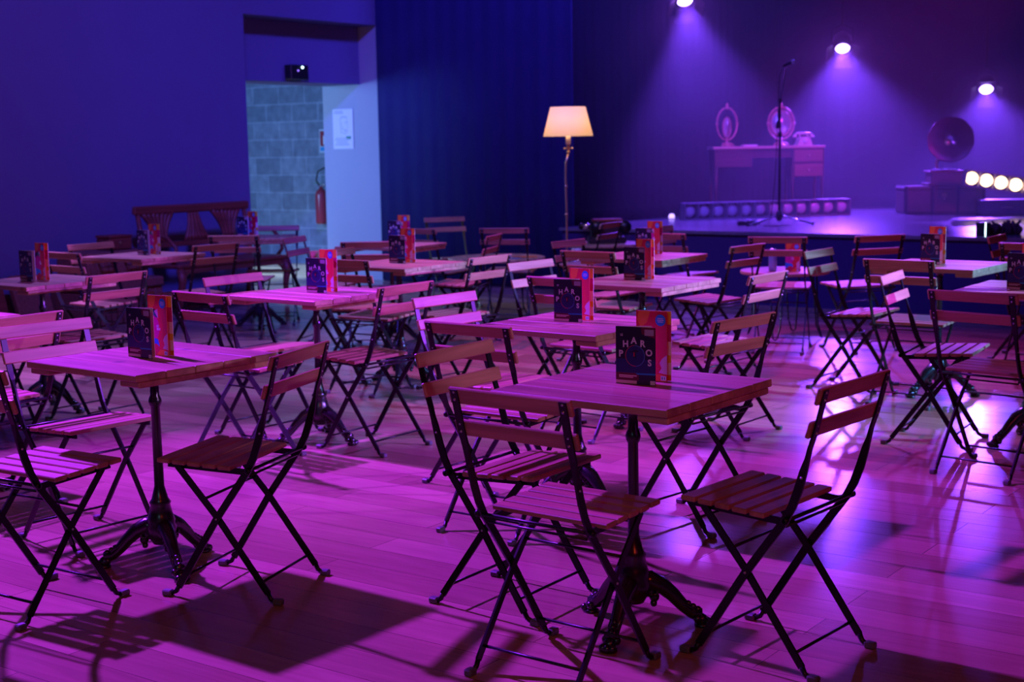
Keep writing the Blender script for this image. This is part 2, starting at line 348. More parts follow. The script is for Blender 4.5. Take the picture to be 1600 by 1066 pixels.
# ------------------------------------------------------------------ folding bistro chair
def sweep(mb, path, y, mt):
    # path: (x, z, half in plane, half along y) -> bar with rectangular section
    vs = []; fs = []; n = len(path)
    for i, (x, z, a, b2) in enumerate(path):
        x0, z0 = path[max(i - 1, 0)][:2]; x1, z1 = path[min(i + 1, n - 1)][:2]
        t = Vector((x1 - x0, 0, z1 - z0)).normalized(); nn = Vector((-t.z, 0, t.x))
        c = Vector((x, y, z))
        for (p, q) in ((-1, -1), (1, -1), (1, 1), (-1, 1)): vs.append(c + nn * a * p + Vector((0, b2 * q, 0)))
    for i in range(n - 1):
        for k in range(4): a0 = i * 4 + k; b0 = i * 4 + (k + 1) % 4; fs.append([a0, b0, b0 + 4, a0 + 4])
    fs.append([3, 2, 1, 0]); fs.append([(n - 1) * 4 + k for k in range(4)])
    mb.add(vs, fs, mt)
def slat(mb, x0, x1, y0, y1, z, th, mt): mb.box(((x0 + x1) / 2, (y0 + y1) / 2, z), (abs(x1 - x0), abs(y1 - y0), th), mt, None, 0.003)
def make_chair():
    root = thing('folding_chair', 'chair', 'chair')
    seat = MB(); n = 5; w_ = 0.0460; g_ = (0.173 + 0.094 - n * w_) / (n - 1)
    for i in range(n):
        x0 = -0.094 + i * (w_ + g_); zc = 0.442 + 0.012 * i / (n - 1)
        seat.box((x0 + w_ / 2, 0, zc + 0.001), (w_, 0.388, 0.015), 'chairwood', Matrix.Rotation(-0.045, 3, 'Y'), 0.003)
    seat.build('seat', root)
    for (zc, xc) in ((0.785, -0.255), (0.694, -0.229)):
        o = MB(); o.box((xc, 0, zc), (0.013, 0.402, 0.046), 'chairwood', Matrix.Rotation(-0.30, 3, 'Y'), 0.003)
        o.build('back_slat', root)
    for s in (-1, 1):
        p = MB()
        # lower edge-on bar, a quarter twist above the seat, then a flat strap behind the slats
        path = [(0.122, 0.034, .0115, .0035), (-0.03, 0.271, .0115, .0035), (-0.148, 0.433, .0115, .0035), (-0.172, 0.478, .0120, .0035),
                (-0.190, 0.527, .0125, .0035), (-0.205, 0.580, .0105, .0040), (-0.215, 0.612, .0055, .0070), (-0.222, 0.640, .0032, .0105),
                (-0.240, 0.694, .0030, .0115), (-0.268, 0.802, .0030, .0115)]
        sweep(p, path, s * 0.178, 'iron')
        p.tube([(0.122, s * .178, 0.036), (0.132, s * .178, 0.018), (0.150, s * .178, 0.010)], 0.008, 'iron', 6)
        p.lathe([(0.004, -0.001), (0.0035, 0.003)], (-0.030, s * .1815, 0.2705), 'bolt', 8, (0, s, 0)); p.lathe([(0.004, -0.001), (0.0035, 0.003)], (-0.200, s * .1815, 0.560), 'bolt', 8, (0, s, 0))
        post = p.build('back_post', root)
        c = MB(); c.box((0.165, s * .178, 0.0100), (0.034, 0.026, 0.0199), 'rubber', None, 0.004); c.build('foot_cap', post)
        for (x, z) in ((-0.2645, 0.795), (-0.2615, 0.775), (-0.2405, 0.705), (-0.2375, 0.684)):
            rv = MB(); rv.lathe([(0.0042, -0.001), (0.0040, 0.003), (0.0018, 0.0045)], (x - 0.0022, s * .178, z), 'bolt', 8, (-0.95, 0, 0.3)); rv.build('bolt', post)
        r = MB()
        sweep(r, [(-0.200, 0.034, .0105, .0035), (-0.028, 0.271, .0105, .0035), (0.112, 0.436, .0105, .0035)], s * 0.168, 'iron')
        r.tube([(-0.200, s * .168, 0.036), (-0.208, s * .168, 0.018), (-0.222, s * .168, 0.010)], 0.008, 'iron', 6)
        leg = r.build('rear_leg', root)
        c = MB(); c.box((-0.235, s * .168, 0.0100), (0.032, 0.026, 0.0199), 'rubber', None, 0.004); c.build('foot_cap', leg)
        rl = MB(); rl.box((0.010, s * 0.158, 0.4325), (0.285, 0.006, 0.020), 'iron', Matrix.Rotation(-0.045, 3, 'Y'))
        rl.tube([(-0.128, s * .158, 0.428), (-0.158, s * .175, 0.436)], 0.006, 'iron', 6)
        rl.build('seat_rail', root)
    st = MB(); st.tube([(0.098, -.178, 0.070), (0.098, .178, 0.070)], 0.0045, 'iron', 6); st.build('front_stretcher', root)
    st = MB(); st.tube([(-0.176, -.168, 0.068), (-0.176, .168, 0.068)], 0.0045, 'iron', 6); st.build('rear_stretcher', root)
    st = MB(); st.tube([(0.022, -.168, 0.330), (0.022, .168, 0.330)], 0.0045, 'iron', 6); st.build('middle_stretcher', root)
    st = MB(); st.tube([(-0.158, -.200, 0.438), (-0.158, .200, 0.438)], 0.0055, 'iron', 8)
    st.tube([(-0.146, -.165, 0.416), (-0.146, .165, 0.416)], 0.0040, 'iron', 6)
    for s in (-1, 1): st.lathe([(0.006, 0), (0.011, 0.003), (0.011, 0.012), (0.006, 0.016)], (-0.158, s * 0.184, 0.438), 'iron', 8, (0, s, 0))
    st.build('hinge_rod', root)
    return root
CH = 'folding wooden bistro chairs'
CHAIRS = [
 (0.724, 3.966, 2.438, 'nearest chair on the right, almost side-on, at the right corner of the largest table'),
 (0.147, 3.865, 0.912, 'nearest chair seen from behind, its top slat crossing the largest table'),
 (0.027, 4.424, -0.614, 'chair with pale brown slats facing us, left of the largest table'),
 (-0.929, 4.661, 2.810, 'chair at the right side of the front left table, seat in shadow'),
 (-1.528, 4.512, 0.988, 'lowest chair at the left picture edge, bright pink seat, back cut off'),
 (-1.583, 5.259, -0.694, 'chair facing us with two pale slats, left of the front left table'),
 (-2.169, 5.816, 2.558, 'chair seen from behind at the left edge, peeping between another chair\'s pale slats'),
 (-2.308, 7.762, 2.510, 'chair seen from behind in front of the wicker hampers, right of the left-edge table'),
 (-2.700, 7.30, -0.70, 'chair cut off by the left edge, only a slat end and leg showing'),
 (-2.795, 10.103, -0.621, 'far left chair facing us before the hampers, left of the dim table'),
 (-2.767, 9.543, 0.900, 'dim chair half hidden behind the leaflets on the left-edge table'),
 (-2.235, 10.085, 2.431, 'chair seen from behind in front of the carved bench, slats rising right'),
 (-2.084, 11.184, 1.469, 'chair seen squarely from behind at the small table beside the doorway'),
 (-1.233, 7.235, -0.647, 'magenta-slatted chair facing us, left of the table below the fire extinguisher'),
 (-1.247, 6.669, 0.877, 'chair seen from behind with lit top edges, right of the front left leaflets'),
 (-1.997, 12.00, -1.55, 'farthest chair in the lit doorway, backed by concrete blocks'),
 (-1.35, 10.54, -0.265, 'narrow side-on chair in the doorway light below the fire extinguisher'),
 (-0.979, 10.181, 1.570, 'chair seen squarely from behind before the white door jamb'),
 (-0.946, 9.057, -0.668, 'chair facing us behind the leaflets below the fire extinguisher'),
 (-0.838, 8.538, 0.990, 'chair seen from behind, bright seat right of the leaflets below the extinguisher'),
 (-0.506, 13.054, -1.163, 'farthest chair by the navy curtain, metal edges glinting pale cyan'),
 (-0.585, 11.663, 0.900, 'dark chair behind the two farthest leaflets near the white jamb'),
 (-0.705, 6.886, 2.508, 'side-on chair with brown seat right of the table below the extinguisher'),
 (-0.095, 6.054, -0.706, 'chair facing us with two broad slats, left of the table behind the largest'),
 (-0.007, 5.361, 0.932, 'chair seen from behind at the left corner of the table behind the largest'),
 (-0.326, 8.563, 2.479, 'chair seen from behind right of the magenta table before the white jamb'),
 (0.0, 11.595, 1.380, 'chair seen squarely from behind against the middle of the navy curtain'),
 (-0.367, 10.533, 2.872, 'small narrow side-on chair in front of the navy curtain'),
 (0.309, 7.821, -0.692, 'chair facing us with two magenta slats, left of the third right-centre table'),
 (0.604, 9.571, -0.633, 'chair facing us at the foot of the lit floor lamp'),
 (0.624, 8.859, 0.908, 'chair seen from behind, bright slat tops just right of the lamp pole'),
 (0.399, 7.130, 0.878, 'chair seen from behind mostly hidden by the second right-centre leaflets'),
 (1.254, 10.526, 0.896, 'chair seen from behind just right of the leaflets overlapping the stage edge'),
 (1.352, 11.003, -0.700, 'pale chair facing us behind another chair, against the left stage front'),
 (0.614, 12.006, 2.620, 'dim chair in front of the black projector'),
 (1.296, 9.141, 2.418, 'side-on chair right of the farthest right-centre table, before the stage front'),
 (1.895, 9.950, 1.246, 'chair seen squarely from behind at the low table with the can'),
 (1.056, 7.135, 2.479, 'chair right of the third right-centre table, overlapping the low round table'),
 (0.669, 5.411, 2.381, 'orange-brown chair seen from behind, right of the table behind the largest'),
 (2.039, 8.337, -0.627, 'pale lilac chair facing us right of the low round table'),
 (2.417, 9.943, 1.930, 'chair seen from behind close to the stage front, right of the lilac chair'),
 (2.235, 7.858, 0.920, 'chair seen from behind before the leaflets that overlap the right stage floor'),
 (2.063, 6.760, -0.516, 'pale blue-slatted chair at the right, five seat slats seen from above'),
 (2.110, 6.151, 0.803, 'chair seen from behind at the right edge with thin pale rear legs'),
 (3.328, 8.902, 0.920, 'pale chair seen from behind at the far right edge by the stage'),
 (3.436, 9.330, -0.600, 'far right edge chair facing us, only a pale slat end showing'),
]
proto = make_chair()
for i, (x, y, a, lab) in enumerate(CHAIRS):
    o = proto if i == 0 else copy_tree(proto)
    o.location = (x, y, 0); o.rotation_euler = (0, 0, a); tag(o, lab, 'chair', CH)

# ------------------------------------------------------------------ cast iron bistro table
def make_table():
    root = thing('bistro_table', 'table', 'table')
    h = 0.30; z1 = 0.745
    top = MB(); n = 5; w_ = 0.6 / n
    random.seed(3)
    for i in range(n):
        e = random.uniform(-0.004, 0.0)
        top.box((-h + w_ * (i + .5), 0, z1 - 0.0115 - random.uniform(0, .001)), (w_ - 0.0025, 0.6 + e, 0.023), 'tablewood', None, 0.0025)
    tp = top.build('tabletop', root)
    for s in (-1, 1):
        o = MB(); o.box((0.0, s * (h - 0.055), z1 - 0.034), (0.572, 0.10, 0.0215), 'tablewood', None, 0.004); o.build('batten', root)
    col = MB()
    col.lathe([(0.075, 0.716), (0.075, 0.722), (0.040, 0.716), (0.030, 0.700), (0.018, 0.680)][::-1], (0, 0, 0), 'cast', 20)
    col.lathe([(0.030, 0.085), (0.048, 0.115), (0.054, 0.145), (0.048, 0.158), (0.050, 0.170), (0.042, 0.190), (0.034, 0.225), (0.038, 0.232), (0.029, 0.245),
               (0.0175, 0.290), (0.0165, 0.40), (0.0155, 0.570), (0.021, 0.580), (0.023, 0.590), (0.021, 0.600), (0.0155, 0.612), (0.0150, 0.66), (0.022, 0.700)], (0, 0, 0), 'cast', 16)
    col.box((0, 0, 0.7195), (0.30, 0.05, 0.006), 'cast'); col.box((0, 0, 0.7165), (0.05, 0.30, 0.006), 'cast')
    col.build('column', root)
    for k in range(3):
        a = 2 * PI * k / 3; R = Matrix.Rotation(a, 3, 'Z')
        lg = MB()
        def T(p): return R @ Vector(p)
        arc = [(0.020, 0, 0.145), (0.050, 0, 0.150), (0.085, 0, 0.132), (0.120, 0, 0.100), (0.150, 0, 0.066), (0.175, 0, 0.045), (0.200, 0, 0.035)]
        lg.tube([T(p) for p in arc], [0.032, 0.030, 0.026, 0.022, 0.019, 0.019, 0.022], 'cast', 8)
        for (x, z, r_) in ((0.045, 0.118, .020), (0.062, 0.098, .016), (0.060, 0.078, .011)): lg.ball(T((x, 0, z)), r_, 'cast', (1, 1, 1), 7)
        for s in (-1, 1):                                            # scrolls and acanthus ribs on both cheeks
            sp = [(0.062 + 0.022 * math.cos(q) * (1 - q / 9), s * 0.014, 0.118 + 0.022 * math.sin(q) * (1 - q / 9)) for q in [i * 0.6 for i in range(12)]]
            lg.tube([T(p) for p in sp], 0.005, 'cast', 6)
            lg.tube([T((x, s * 0.013, z + 0.012)) for (x, _, z) in arc[1:6]], 0.0055, 'cast', 6)
        for (x, y, z, r_) in ((0.205, 0, 0.020, .020), (0.222, 0.014, 0.013, .013), (0.226, -0.0, 0.013, .013), (0.222, -0.014, 0.013, .013),
                              (0.190, 0.016, 0.028, .013), (0.190, -0.016, 0.028, .013), (0.165, 0, 0.072, .010), (0.180, 0, 0.062, .010), (0.195, 0, 0.052, .011)):
            lg.ball(T((x, y, z)), r_, 'cast', (1, 1, 1), 7)
        lg.lathe([(0.024, 0.0), (0.024, 0.008), (0.016, 0.012)], T((0.208, 0, 0)), 'cast', 12)
        lg.build('claw_leg', root)
    return root
TABLES = [
 (0.352, 4.140, 0.916, -115, 'largest, nearest wooden table right of centre on a black cast iron claw base'),
 (-1.238, 4.879, 0.906, -60, 'nearest left-hand wooden table, top glowing lilac, its shadow on the floor in front'),
 (-2.630, 7.990, 0.920, -20, 'dark plum table at the left edge with two leaflets, wicker lid leaning behind it'),
 (-2.585, 6.223, 0.920, 10, 'table at the left edge, only a bright corner showing above a chair back'),
 (-2.535, 9.870, 1.005, 40, 'dim red-lit table in front of the left end of the carved bench'),
 (-0.965, 7.030, 0.910, -35, 'bright magenta table left of centre, its leaflets below the fire extinguisher'),
 (-2.070, 11.740, 0.120, -80, 'small-looking far table before the doorway, leaflets against the wall edge'),
 (-0.684, 8.766, 0.938, -95, 'bright magenta table in front of the white jamb edge and the navy curtain'),
 (-0.877, 10.535, 1.082, 20, 'farthest table of the left-centre row, just behind the leaflets near the jamb'),
 (0.257, 5.647, 0.913, -50, 'second table of the right-centre row, directly behind the nearest right-hand table'),
 (0.678, 7.378, 0.922, -10, 'third table of the right-centre row, bright pink top with leaflets'),
 (0.844, 9.065, 0.961, 60, 'farthest table of the right-centre row, its leaflets reaching over the stage edge'),
 (2.430, 8.075, 0.906, -30, 'right-hand table whose dark leaflets stand out against the lit stage floor'),
 (2.459, 6.687, 0.950, -160, 'table cut by the right picture edge with black leaflets'),
]
tproto = make_table()
for i, (x, y, a, base, lab) in enumerate(TABLES):
    o = tproto if i == 0 else copy_tree(tproto)
    o.location = (x, y, 0); o.rotation_euler = (0, 0, a); tag(o, lab, 'table', 'wooden bistro tables')
    b0 = math.radians(base) - a
    for ch in o.children:
        if ch.name.startswith('claw_leg'): ch.rotation_euler = (0, 0, b0)

# ------------------------------------------------------------------ leaflets
def text_mesh(s, size, off=0.0):
    cu = bpy.data.curves.new('t', 'FONT'); cu.body = s; cu.size = size; cu.align_x = 'CENTER'; cu.align_y = 'CENTER'
    cu.extrude = 0.0002; cu.offset = off; cu.resolution_u = 3
    ob = bpy.data.objects.new('t', cu); C.objects.link(ob)
    dg = bpy.context.evaluated_depsgraph_get(); dg.update()
    me = bpy.data.meshes.new_from_object(ob.evaluated_get(dg))
    vs = [v.co.copy() for v in me.vertices]; fs = [list(p.vertices) for p in me.polygons]
    bpy.data.objects.remove(ob); bpy.data.curves.remove(cu); bpy.data.meshes.remove(me)
    return vs, fs
# local leaflet frame: x along the cover, z up, cover outer face looks to -y
def put_text(mb, s, x, z, size, mt, rot=0.0, off=0.0, y=-0.0012):
    vs, fs = text_mesh(s, size, off); c_, s_ = math.cos(rot), math.sin(rot)
    mb.add([(x + v.x * c_ - v.y * s_, y - v.z, z + v.x * s_ + v.y * c_) for v in vs], fs, mt)
FACE = Matrix(((1, 0, 0, 0), (0, 0, -1, 0), (0, 1, 0, 0), (0, 0, 0, 1)))
def patch(mb, poly, mt, lift): mb.prism(poly, 0.0001, mt, Matrix.Translation((0, -0.0009 - lift, 0)) @ FACE)
def arcpts(cx, cz, r, a0=0, a1=360, n=20, sq=1.0): return [(cx + r * math.cos(math.radians(a0 + (a1 - a0) * i / n)), cz + sq * r * math.sin(math.radians(a0 + (a1 - a0) * i / n))) for i in range(n + (0 if a1 - a0 >= 360 else 1))]
def ring(mb, cx, cz, r, w_, a0, a1, mt, lift, n=20):
    o = arcpts(cx, cz, r, a0, a1, n); i_ = arcpts(cx, cz, r - w_, a0, a1, n); k = min(len(o), n)
    for j in range(n):
        j2 = (j + 1) % len(o); patch(mb, [i_[j], o[j], o[j2], i_[j2]], mt, lift)
def clip(poly, w_, h_):
    return [(min(max(x, 0), w_), min(max(z, 0), h_)) for x, z in poly]
SW, SH = 0.128, 0.170
def make_small():
    root = thing('leaflet', 'leaflet', 'leaflet')
    c = MB(); c.box((SW / 2, 0, SH / 2), (SW, 0.0016, SH), 'navy')
    patch(c, [(0, .034), (SW, .034), (SW, .075), (0, .075)], 'blueink', 0.0)
    patch(c, [(0, .012), (SW * .58, .012), (SW * .58, .034), (0, .034)], 'maroon', 0.0001)
    patch(c, [(SW * .66, .150), (SW, .138), (SW, SH), (SW * .64, SH)], 'maroon', 0.0001)
    patch(c, [(SW * .73, .146), (SW * .96, .146), (SW * .96, .164), (SW * .73, .164)], 'ink', 0.0002)
    patch(c, [(0, .002), (SW * .53, .002), (SW * .53, .0115), (0, .0115)], 'pinkgrey', 0.0002)
    patch(c, [(SW * .87, .002), (SW * .99, .002), (SW * .99, .014), (SW * .87, .014)], 'letter', 0.0002)
    patch(c, [(SW * .08, .024), (SW * .53, .024), (SW * .53, .0275), (SW * .08, .0275)], 'pinkgrey', 0.0002)
    patch(c, [(SW * .08, .0195), (SW * .44, .0195), (SW * .44, .0225), (SW * .08, .0225)], 'pinkgrey', 0.0002)
    patch(c, [(SW * .55, .030), (SW, .031), (SW, .036), (SW * .5, .034)], 'cyan', 0.0002)
    ring(c, SW * .49, .085, .0315, .0018, 95, 275, 'ringr', 0.0002); ring(c, SW * .49, .085, .0315, .0018, -85, 95, 'ringb', 0.0002)
    patch(c, arcpts(SW * .49, .085, .0295), 'blueink', 0.0001)
    # abstract dark dancer inside the ring
    patch(c, [(SW * .45, .072), (SW * .49, .083), (SW * .53, .071), (SW * .51, .094), (SW * .60, .099), (SW * .50, .103), (SW * .34, .096), (SW * .46, .093)], 'navy', 0.0003)
    patch(c, [(SW * .455, .083), (SW * .475, .083), (SW * .475, .095), (SW * .455, .095)], 'redink', 0.0004)
    cov = c.build('front_cover', root)
    t = MB()
    for (s_, fx, fz, rt) in (('P', .13, .089, 0), ('H', .25, .118, 0.02), ('A', .46, .129, 0), ('R', .68, .121, -0.02), ('O', .84, .095, 0), ('S', .855, .066, 0)):
        put_text(t, s_, SW * fx, fz, .0265, 'letter', rt, 0.0009)
    put_text(t, 'LE', SW * .15, .145, .0085, 'letter', 0, 0.0002)
    tx = t.build('lettering', cov)
    a = math.radians(20); b_ = MB(); L_ = 0.104
    b_.box((L_ / 2 * math.cos(a), 0.0012 + L_ / 2 * math.sin(a), SH / 2), (L_, 0.0012, SH), 'paper', Matrix.Rotation(a, 3, 'Z'))
    b_.build('back_panel', root)
    return root
TW, TH = 0.148, 0.213
def make_tall():
    root = thing('tall_leaflet', 'leaflet', 'leaflet')
    c = MB(); c.box((TW / 2, 0, TH / 2), (TW, 0.0016, TH), 'redink')
    def sq(mb):
        mb.v = [(v[0] * 0.71, v[1], v[2] * 0.976) for v in mb.v]; return mb
    K = lambda poly: clip(poly, TW, TH)
    patch(c, K([(.012, TH), (.006, .185), (.020, .160), (.052, .178), (.068, TH)]), 'orange', 0.0)
    patch(c, K([(0, .150), (.020, .158), (.058, .166), (.062, .150), (.040, .128), (0, .13)]), 'navy', 0.0)
    patch(c, [(.050, .158), (.078, .166), (.080, .132)], 'pinkgrey', 0.0001)
    patch(c, [(.030, .150), (.052, .156), (.078, .134), (.060, .136), (.044, .144)], 'leaf', 0.0002)
    patch(c, K(arcpts(.042, .098, .044)), 'magenta', 0.00005)
    ring(c, .046, .098, .068, .0008, -80, 80, 'orange', 0.0003)
    patch(c, K([(0, .068), (.034, .062), (.072, .058), (.082, .036), (.070, .020), (0, .028)]), 'cyan', 0.0001)
    patch(c, K(arcpts(.052, .020, .030, 0, 360, 18, 0.7)), 'crimson', 0.0002)
    patch(c, K([(TW, .082), (.125, .070), (.112, .056), (.122, .040), (.108, .026), (TW, .022)]), 'pinkgrey', 0.0001)
    patch(c, K([(.060, .004), (.085, .020), (.120, .022), (.140, .016), (.146, 0), (.060, 0)]), 'orange', 0.0003)
    patch(c, [(.118, .003), (.144, .003), (.144, .017), (.118, .017)], 'letter', 0.0004)
    patch(c, [(.123, .006), (.128, .006), (.128, .014), (.123, .014)], 'leaf', 0.0005); patch(c, [(.134, .006), (.138, .006), (.138, .014), (.134, .014)], 'leaf', 0.0005)
    cov = sq(c).build('front_cover', root)
    t = MB(); put_text(t, 'NO', .075, .104, .012, 'letter', 0, 0.0004); put_text(t, 'BRAS', .080, .094, .012, 'letter', 0, 0.0004)
    sq(t).build('lettering', cov)
    s_ = MB(); patch(s_, arcpts(.083, .182, .0175), 'cyan', 0.0002)
    for q, l_ in ((.187, .019), (.182, .023), (.177, .018)): patch(s_, [(.083 - l_ / 2, q - .0012), (.083 + l_ / 2, q - .0012), (.083 + l_ / 2, q + .0012), (.083 - l_ / 2, q + .0012)], 'letter', 0.0004)
    s_.build('round_sticker', cov)
    a = math.radians(8); L_ = 0.151; R3 = Matrix.Rotation(a, 3, 'Z'); R4 = R3.to_4x4(); b_ = MB()
    b_.box(R3 @ Vector((L_ / 2, 0.0016, TH / 2)), (L_, 0.0012, TH), 'paper', R3)
    def bp(x0, x1, z0, z1, mt): b_.prism([(x0, z0), (x1, z0), (x1, z1), (x0, z1)], 0.0001, mt, R4 @ Matrix.Translation((0, 0.0007, 0)) @ FACE)
    bp(.08, L_, .172, TH, 'yellow'); bp(.08, L_, .120, .172, 'magenta'); bp(.12, L_, .055, .078, 'yellow'); bp(.13, L_, .0, .018, 'orange')
    sq(b_).build('back_panel', root)
    return root
DEG = math.radians
LEAF = {  # x, y, yaw of the small one; x, y, yaw of the tall one; where it stands
 0: (0.305, 4.163, -31, 0.342, 4.250, -36, 'on the largest nearest table'),
 1: (-1.326, 4.898, -38, -1.290, 4.965, -40, 'on the nearest left-hand table'),
 2: (-2.735, 7.960, -40, -2.695, 8.060, -44, 'on the dark table at the left edge'),
 4: (-2.580, 9.900, -42, -2.540, 9.990, -44, 'on the dim table before the carved bench'),
 5: (-1.010, 7.043, -33, -0.975, 7.130, -44, 'on the table below the fire extinguisher'),
 6: (-2.230, 11.72, -38, -2.180, 11.81, -44, 'on the far table by the doorway edge'),
 7: (-0.747, 8.802, -36, -0.705, 8.895, -44, 'on the magenta table before the white jamb'),
 8: (-0.905, 10.60, -38, -0.860, 10.69, -44, 'on the farthest left-centre table, poking up behind another pair'),
 9: (0.171, 5.699, -32, 0.212, 5.790, -44, 'on the second right-centre table'),
 10: (0.590, 7.440, -38, 0.635, 7.520, -48, 'on the third right-centre table'),
 11: (0.800, 9.140, -44, 0.860, 9.260, -46, 'on the farthest right-centre table'),
 12: (2.330, 8.120, -52, 2.375, 8.200, -62, 'on the right-hand table in front of the stage floor'),
 13: (2.311, 6.640, -50, 2.380, 6.730, -58, 'on the table cut by the right edge'),
}
sp = make_small(); tp = make_tall(); first = True
for k, (x, y, a, x2, y2, a2, where) in LEAF.items():
    o = sp if first else copy_tree(sp); o.location = (x, y, 0.7455); o.rotation_euler = (0, 0, DEG(a))
    tag(o, 'small navy leaflet ' + where, 'leaflet', 'small navy leaflets')
    o = tp if first else copy_tree(tp); o.location = (x2 + .036 * math.cos(DEG(a2)), y2 + .036 * math.sin(DEG(a2)), 0.7455); o.rotation_euler = (0, 0, DEG(a2))
    tag(o, 'tall red leaflet ' + where, 'leaflet', 'tall red leaflets')
    first = False

# ------------------------------------------------------------------ low round tables on hairpin legs
def hairpin_table(x, y, r, z, label, rot, tops='tablewood'):
    root = thing('round_side_table', label, 'table', (x, y, 0), rot)
    t = MB(); t.lathe([(r - .006, z - .024), (r, z - .018), (r, z - .004), (r - .004, z)], (0, 0, 0), tops, 36, None, False); t.build('tabletop', root)
    for k in range(4):
        a = PI / 4 + k * PI / 2; R = Matrix.Rotation(a, 3, 'Z'); q = r * 0.74; l = MB()
        pts = [(q - .02, -.055, z - .024), (q, -.030, .10), (q + .03, -.016, .020), (q + .036, 0, .008), (q + .03, .016, .020), (q, .030, .10), (q - .02, .055, z - .024)]
        l.tube([R @ Vector(p) for p in pts], .006, 'iron', 6); l.build('hairpin_leg', root)
    return root
hairpin_table(2.04, 10.62, 0.33, 0.50, 'low round table on dark hairpin legs before the stage, holding a can and red leaflet', 0.35)
hairpin_table(-0.12, 12.35, 0.42, 0.50, 'low round table on hairpin legs by the navy curtain, papers lying on it', 0.1)
hairpin_table(0.86, 13.10, 0.36, 0.555, 'round table at the left corner of the stage carrying the black projector', 0.6)
o = copy_tree(tp); o.location = (2.02, 10.50, 0.5005); o.rotation_euler = (0, 0, DEG(-25)); tag(o, 'tall red patterned leaflet standing beside the can on the low round table', 'leaflet', 'tall red leaflets')
can = thing('drink_can', 'slim pale blue can on the low round table before the stage', 'can', (1.93, 10.52, 0.5))

M['canblue'] = mat('pale_blue_metal', (0.30, 0.55, 0.75), 0.3, 0.6)
c = MB(); c.lathe([(.022, 0), (.030, .008), (.030, .150), (.023, .164)], (0, 0, 0), 'canblue', 20); c.build('can_body', can)
c = MB(); c.lathe([(.0225, .164), (.0235, .168), (.020, .168), (.019, .166)], (0, 0, 0), 'steel', 20); c.build('lid', can)
for (x, y, a, mt, lab) in ((-0.22, 12.22, 10, 'paper', 'white sheet of paper lying on the left of the low round table by the curtain'), (-0.02, 12.20, -20, 'canblue', 'bluish card lying in the middle of the low round table by the curtain'), (0.12, 12.30, 5, 'orange', 'orange printed card lying on the right of the low round table by the curtain')):
    o = MB().box((0, 0, .002), (.21, .15, .003), mt).build('paper_sheet', None, (x, y, .5005), DEG(a)); tag(o, lab, 'paper', 'papers on the low round table')

# ------------------------------------------------------------------ old film projector
pr = thing('film_projector', 'black old projector with brown top on the round table left of the stage', 'projector', (0.88, 13.10, 0.556), 0.05)
b = MB(); b.box((0, 0, .03), (.34, .20, .06), 'black', None, .01); b.box((0, .02, .12), (.28, .15, .14), 'black', None, .015); b.build('body', pr)
b = MB(); b.box((.01, .02, .205), (.28, .16, .03), 'darkwood', None, .01); b.build('top_cover', pr)
b = MB(); b.tube([(-.14, .02, .155), (-.22, .02, .155)], .024, 'steel', 12); b.tube([(-.22, .02, .155), (-.25, .02, .155)], .030, 'iron', 12); b.build('lens', pr)
for x in (-.10, .16):
    b = MB(); b.lathe([(.055, 0), (.055, .006), (.048, .012), (.020, .014), (.020, .022), (.048, .024), (.055, .030), (.055, .036)], (x, -.085, .15), 'iron', 20, (0, -1, 0)); b.build('reel', pr)
b = MB(); b.tube([(.10, -.10, .06), (.10, -.13, .06), (.10, -.13, .10)], .007, 'steel', 6); b.ball((.10, -.13, .105), .012, 'black'); b.build('crank', pr)
pot = thing('metal_pot', 'small pale metal pot on the low stool at the foot of the floor lamp', 'pot', (0.58, 12.55, 0.46))
b = MB(); b.lathe([(.022, 0), (.030, .01), (.040, .06), (.044, .085), (.040, .088), (.034, .06), (.02, .012)], (0, 0, 0), 'cream', 18); b.build('pot_body', pot)
st = thing('metal_stool', 'small pale metal stool beside the floor lamp, legs glinting', 'stool', (0.58, 12.55, 0))
b = MB(); b.lathe([(.105, .445), (.11, .45), (.11, .457), (.105, .46)], (0, 0, 0), 'steel', 24); b.build('seat', st)
for k in range(3):
    a = 2 * PI * k / 3 + .5; b = MB(); b.tube([(.05 * math.cos(a), .05 * math.sin(a), .445), (.12 * math.cos(a), .12 * math.sin(a), .006)], .008, 'steel', 6); b.build('leg', st)

# ------------------------------------------------------------------ lit floor lamp
lp = thing('floor_lamp', 'lit brass floor lamp with glowing cream pleated shade in front of the navy curtain', 'floor lamp', (0.485, 12.30, 0))
b = MB(); b.lathe([(.13, 0), (.13, .012), (.09, .022), (.03, .035), (.012, .06)], (0, 0, 0), 'brass', 24); b.build('base', lp)
b = MB(); b.tube([(0, 0, .05), (.002, 0, .9), (-.004, 0, 1.18), (.0, 0, 1.30), (.022, 0, 1.38)], .0085, 'brass', 8)
for z in (.86, 1.10): b.lathe([(.009, -.012), (.014, -.004), (.014, .004), (.009, .012)], (0, 0, z), 'brass', 12)
b.build('pole', lp)
b = MB(); b.ball((.022, 0, 1.39), .016, 'brass'); b.tube([(-.01, 0, 1.42), (.055, 0, 1.42)], .004, 'brass', 6); b.ball((-.01, 0, 1.42), .009, 'brass'); b.ball((.055, 0, 1.42), .009, 'brass')
b.lathe([(.010, 1.40), (.017, 1.42), (.012, 1.445), (.020, 1.46)], (.022, 0, 0), 'brass', 12); b.build('fitting', lp)
b = MB(); b.lathe([(.021, 1.455), (.021, 1.55)], (.022, 0, 0), 'cream', 14); b.build('candle_sleeve', lp)
sh = MB(); vs = []; fs = []; n = 96
for (r, z) in ((.210, 1.525), (.148, 1.770)):
    for q in (0, .003):
        for k in range(n):
            a = 2 * PI * k / n; rr = r - q + (.0018 if k % 2 else 0); vs.append((.022 + rr * math.cos(a), rr * math.sin(a), z))
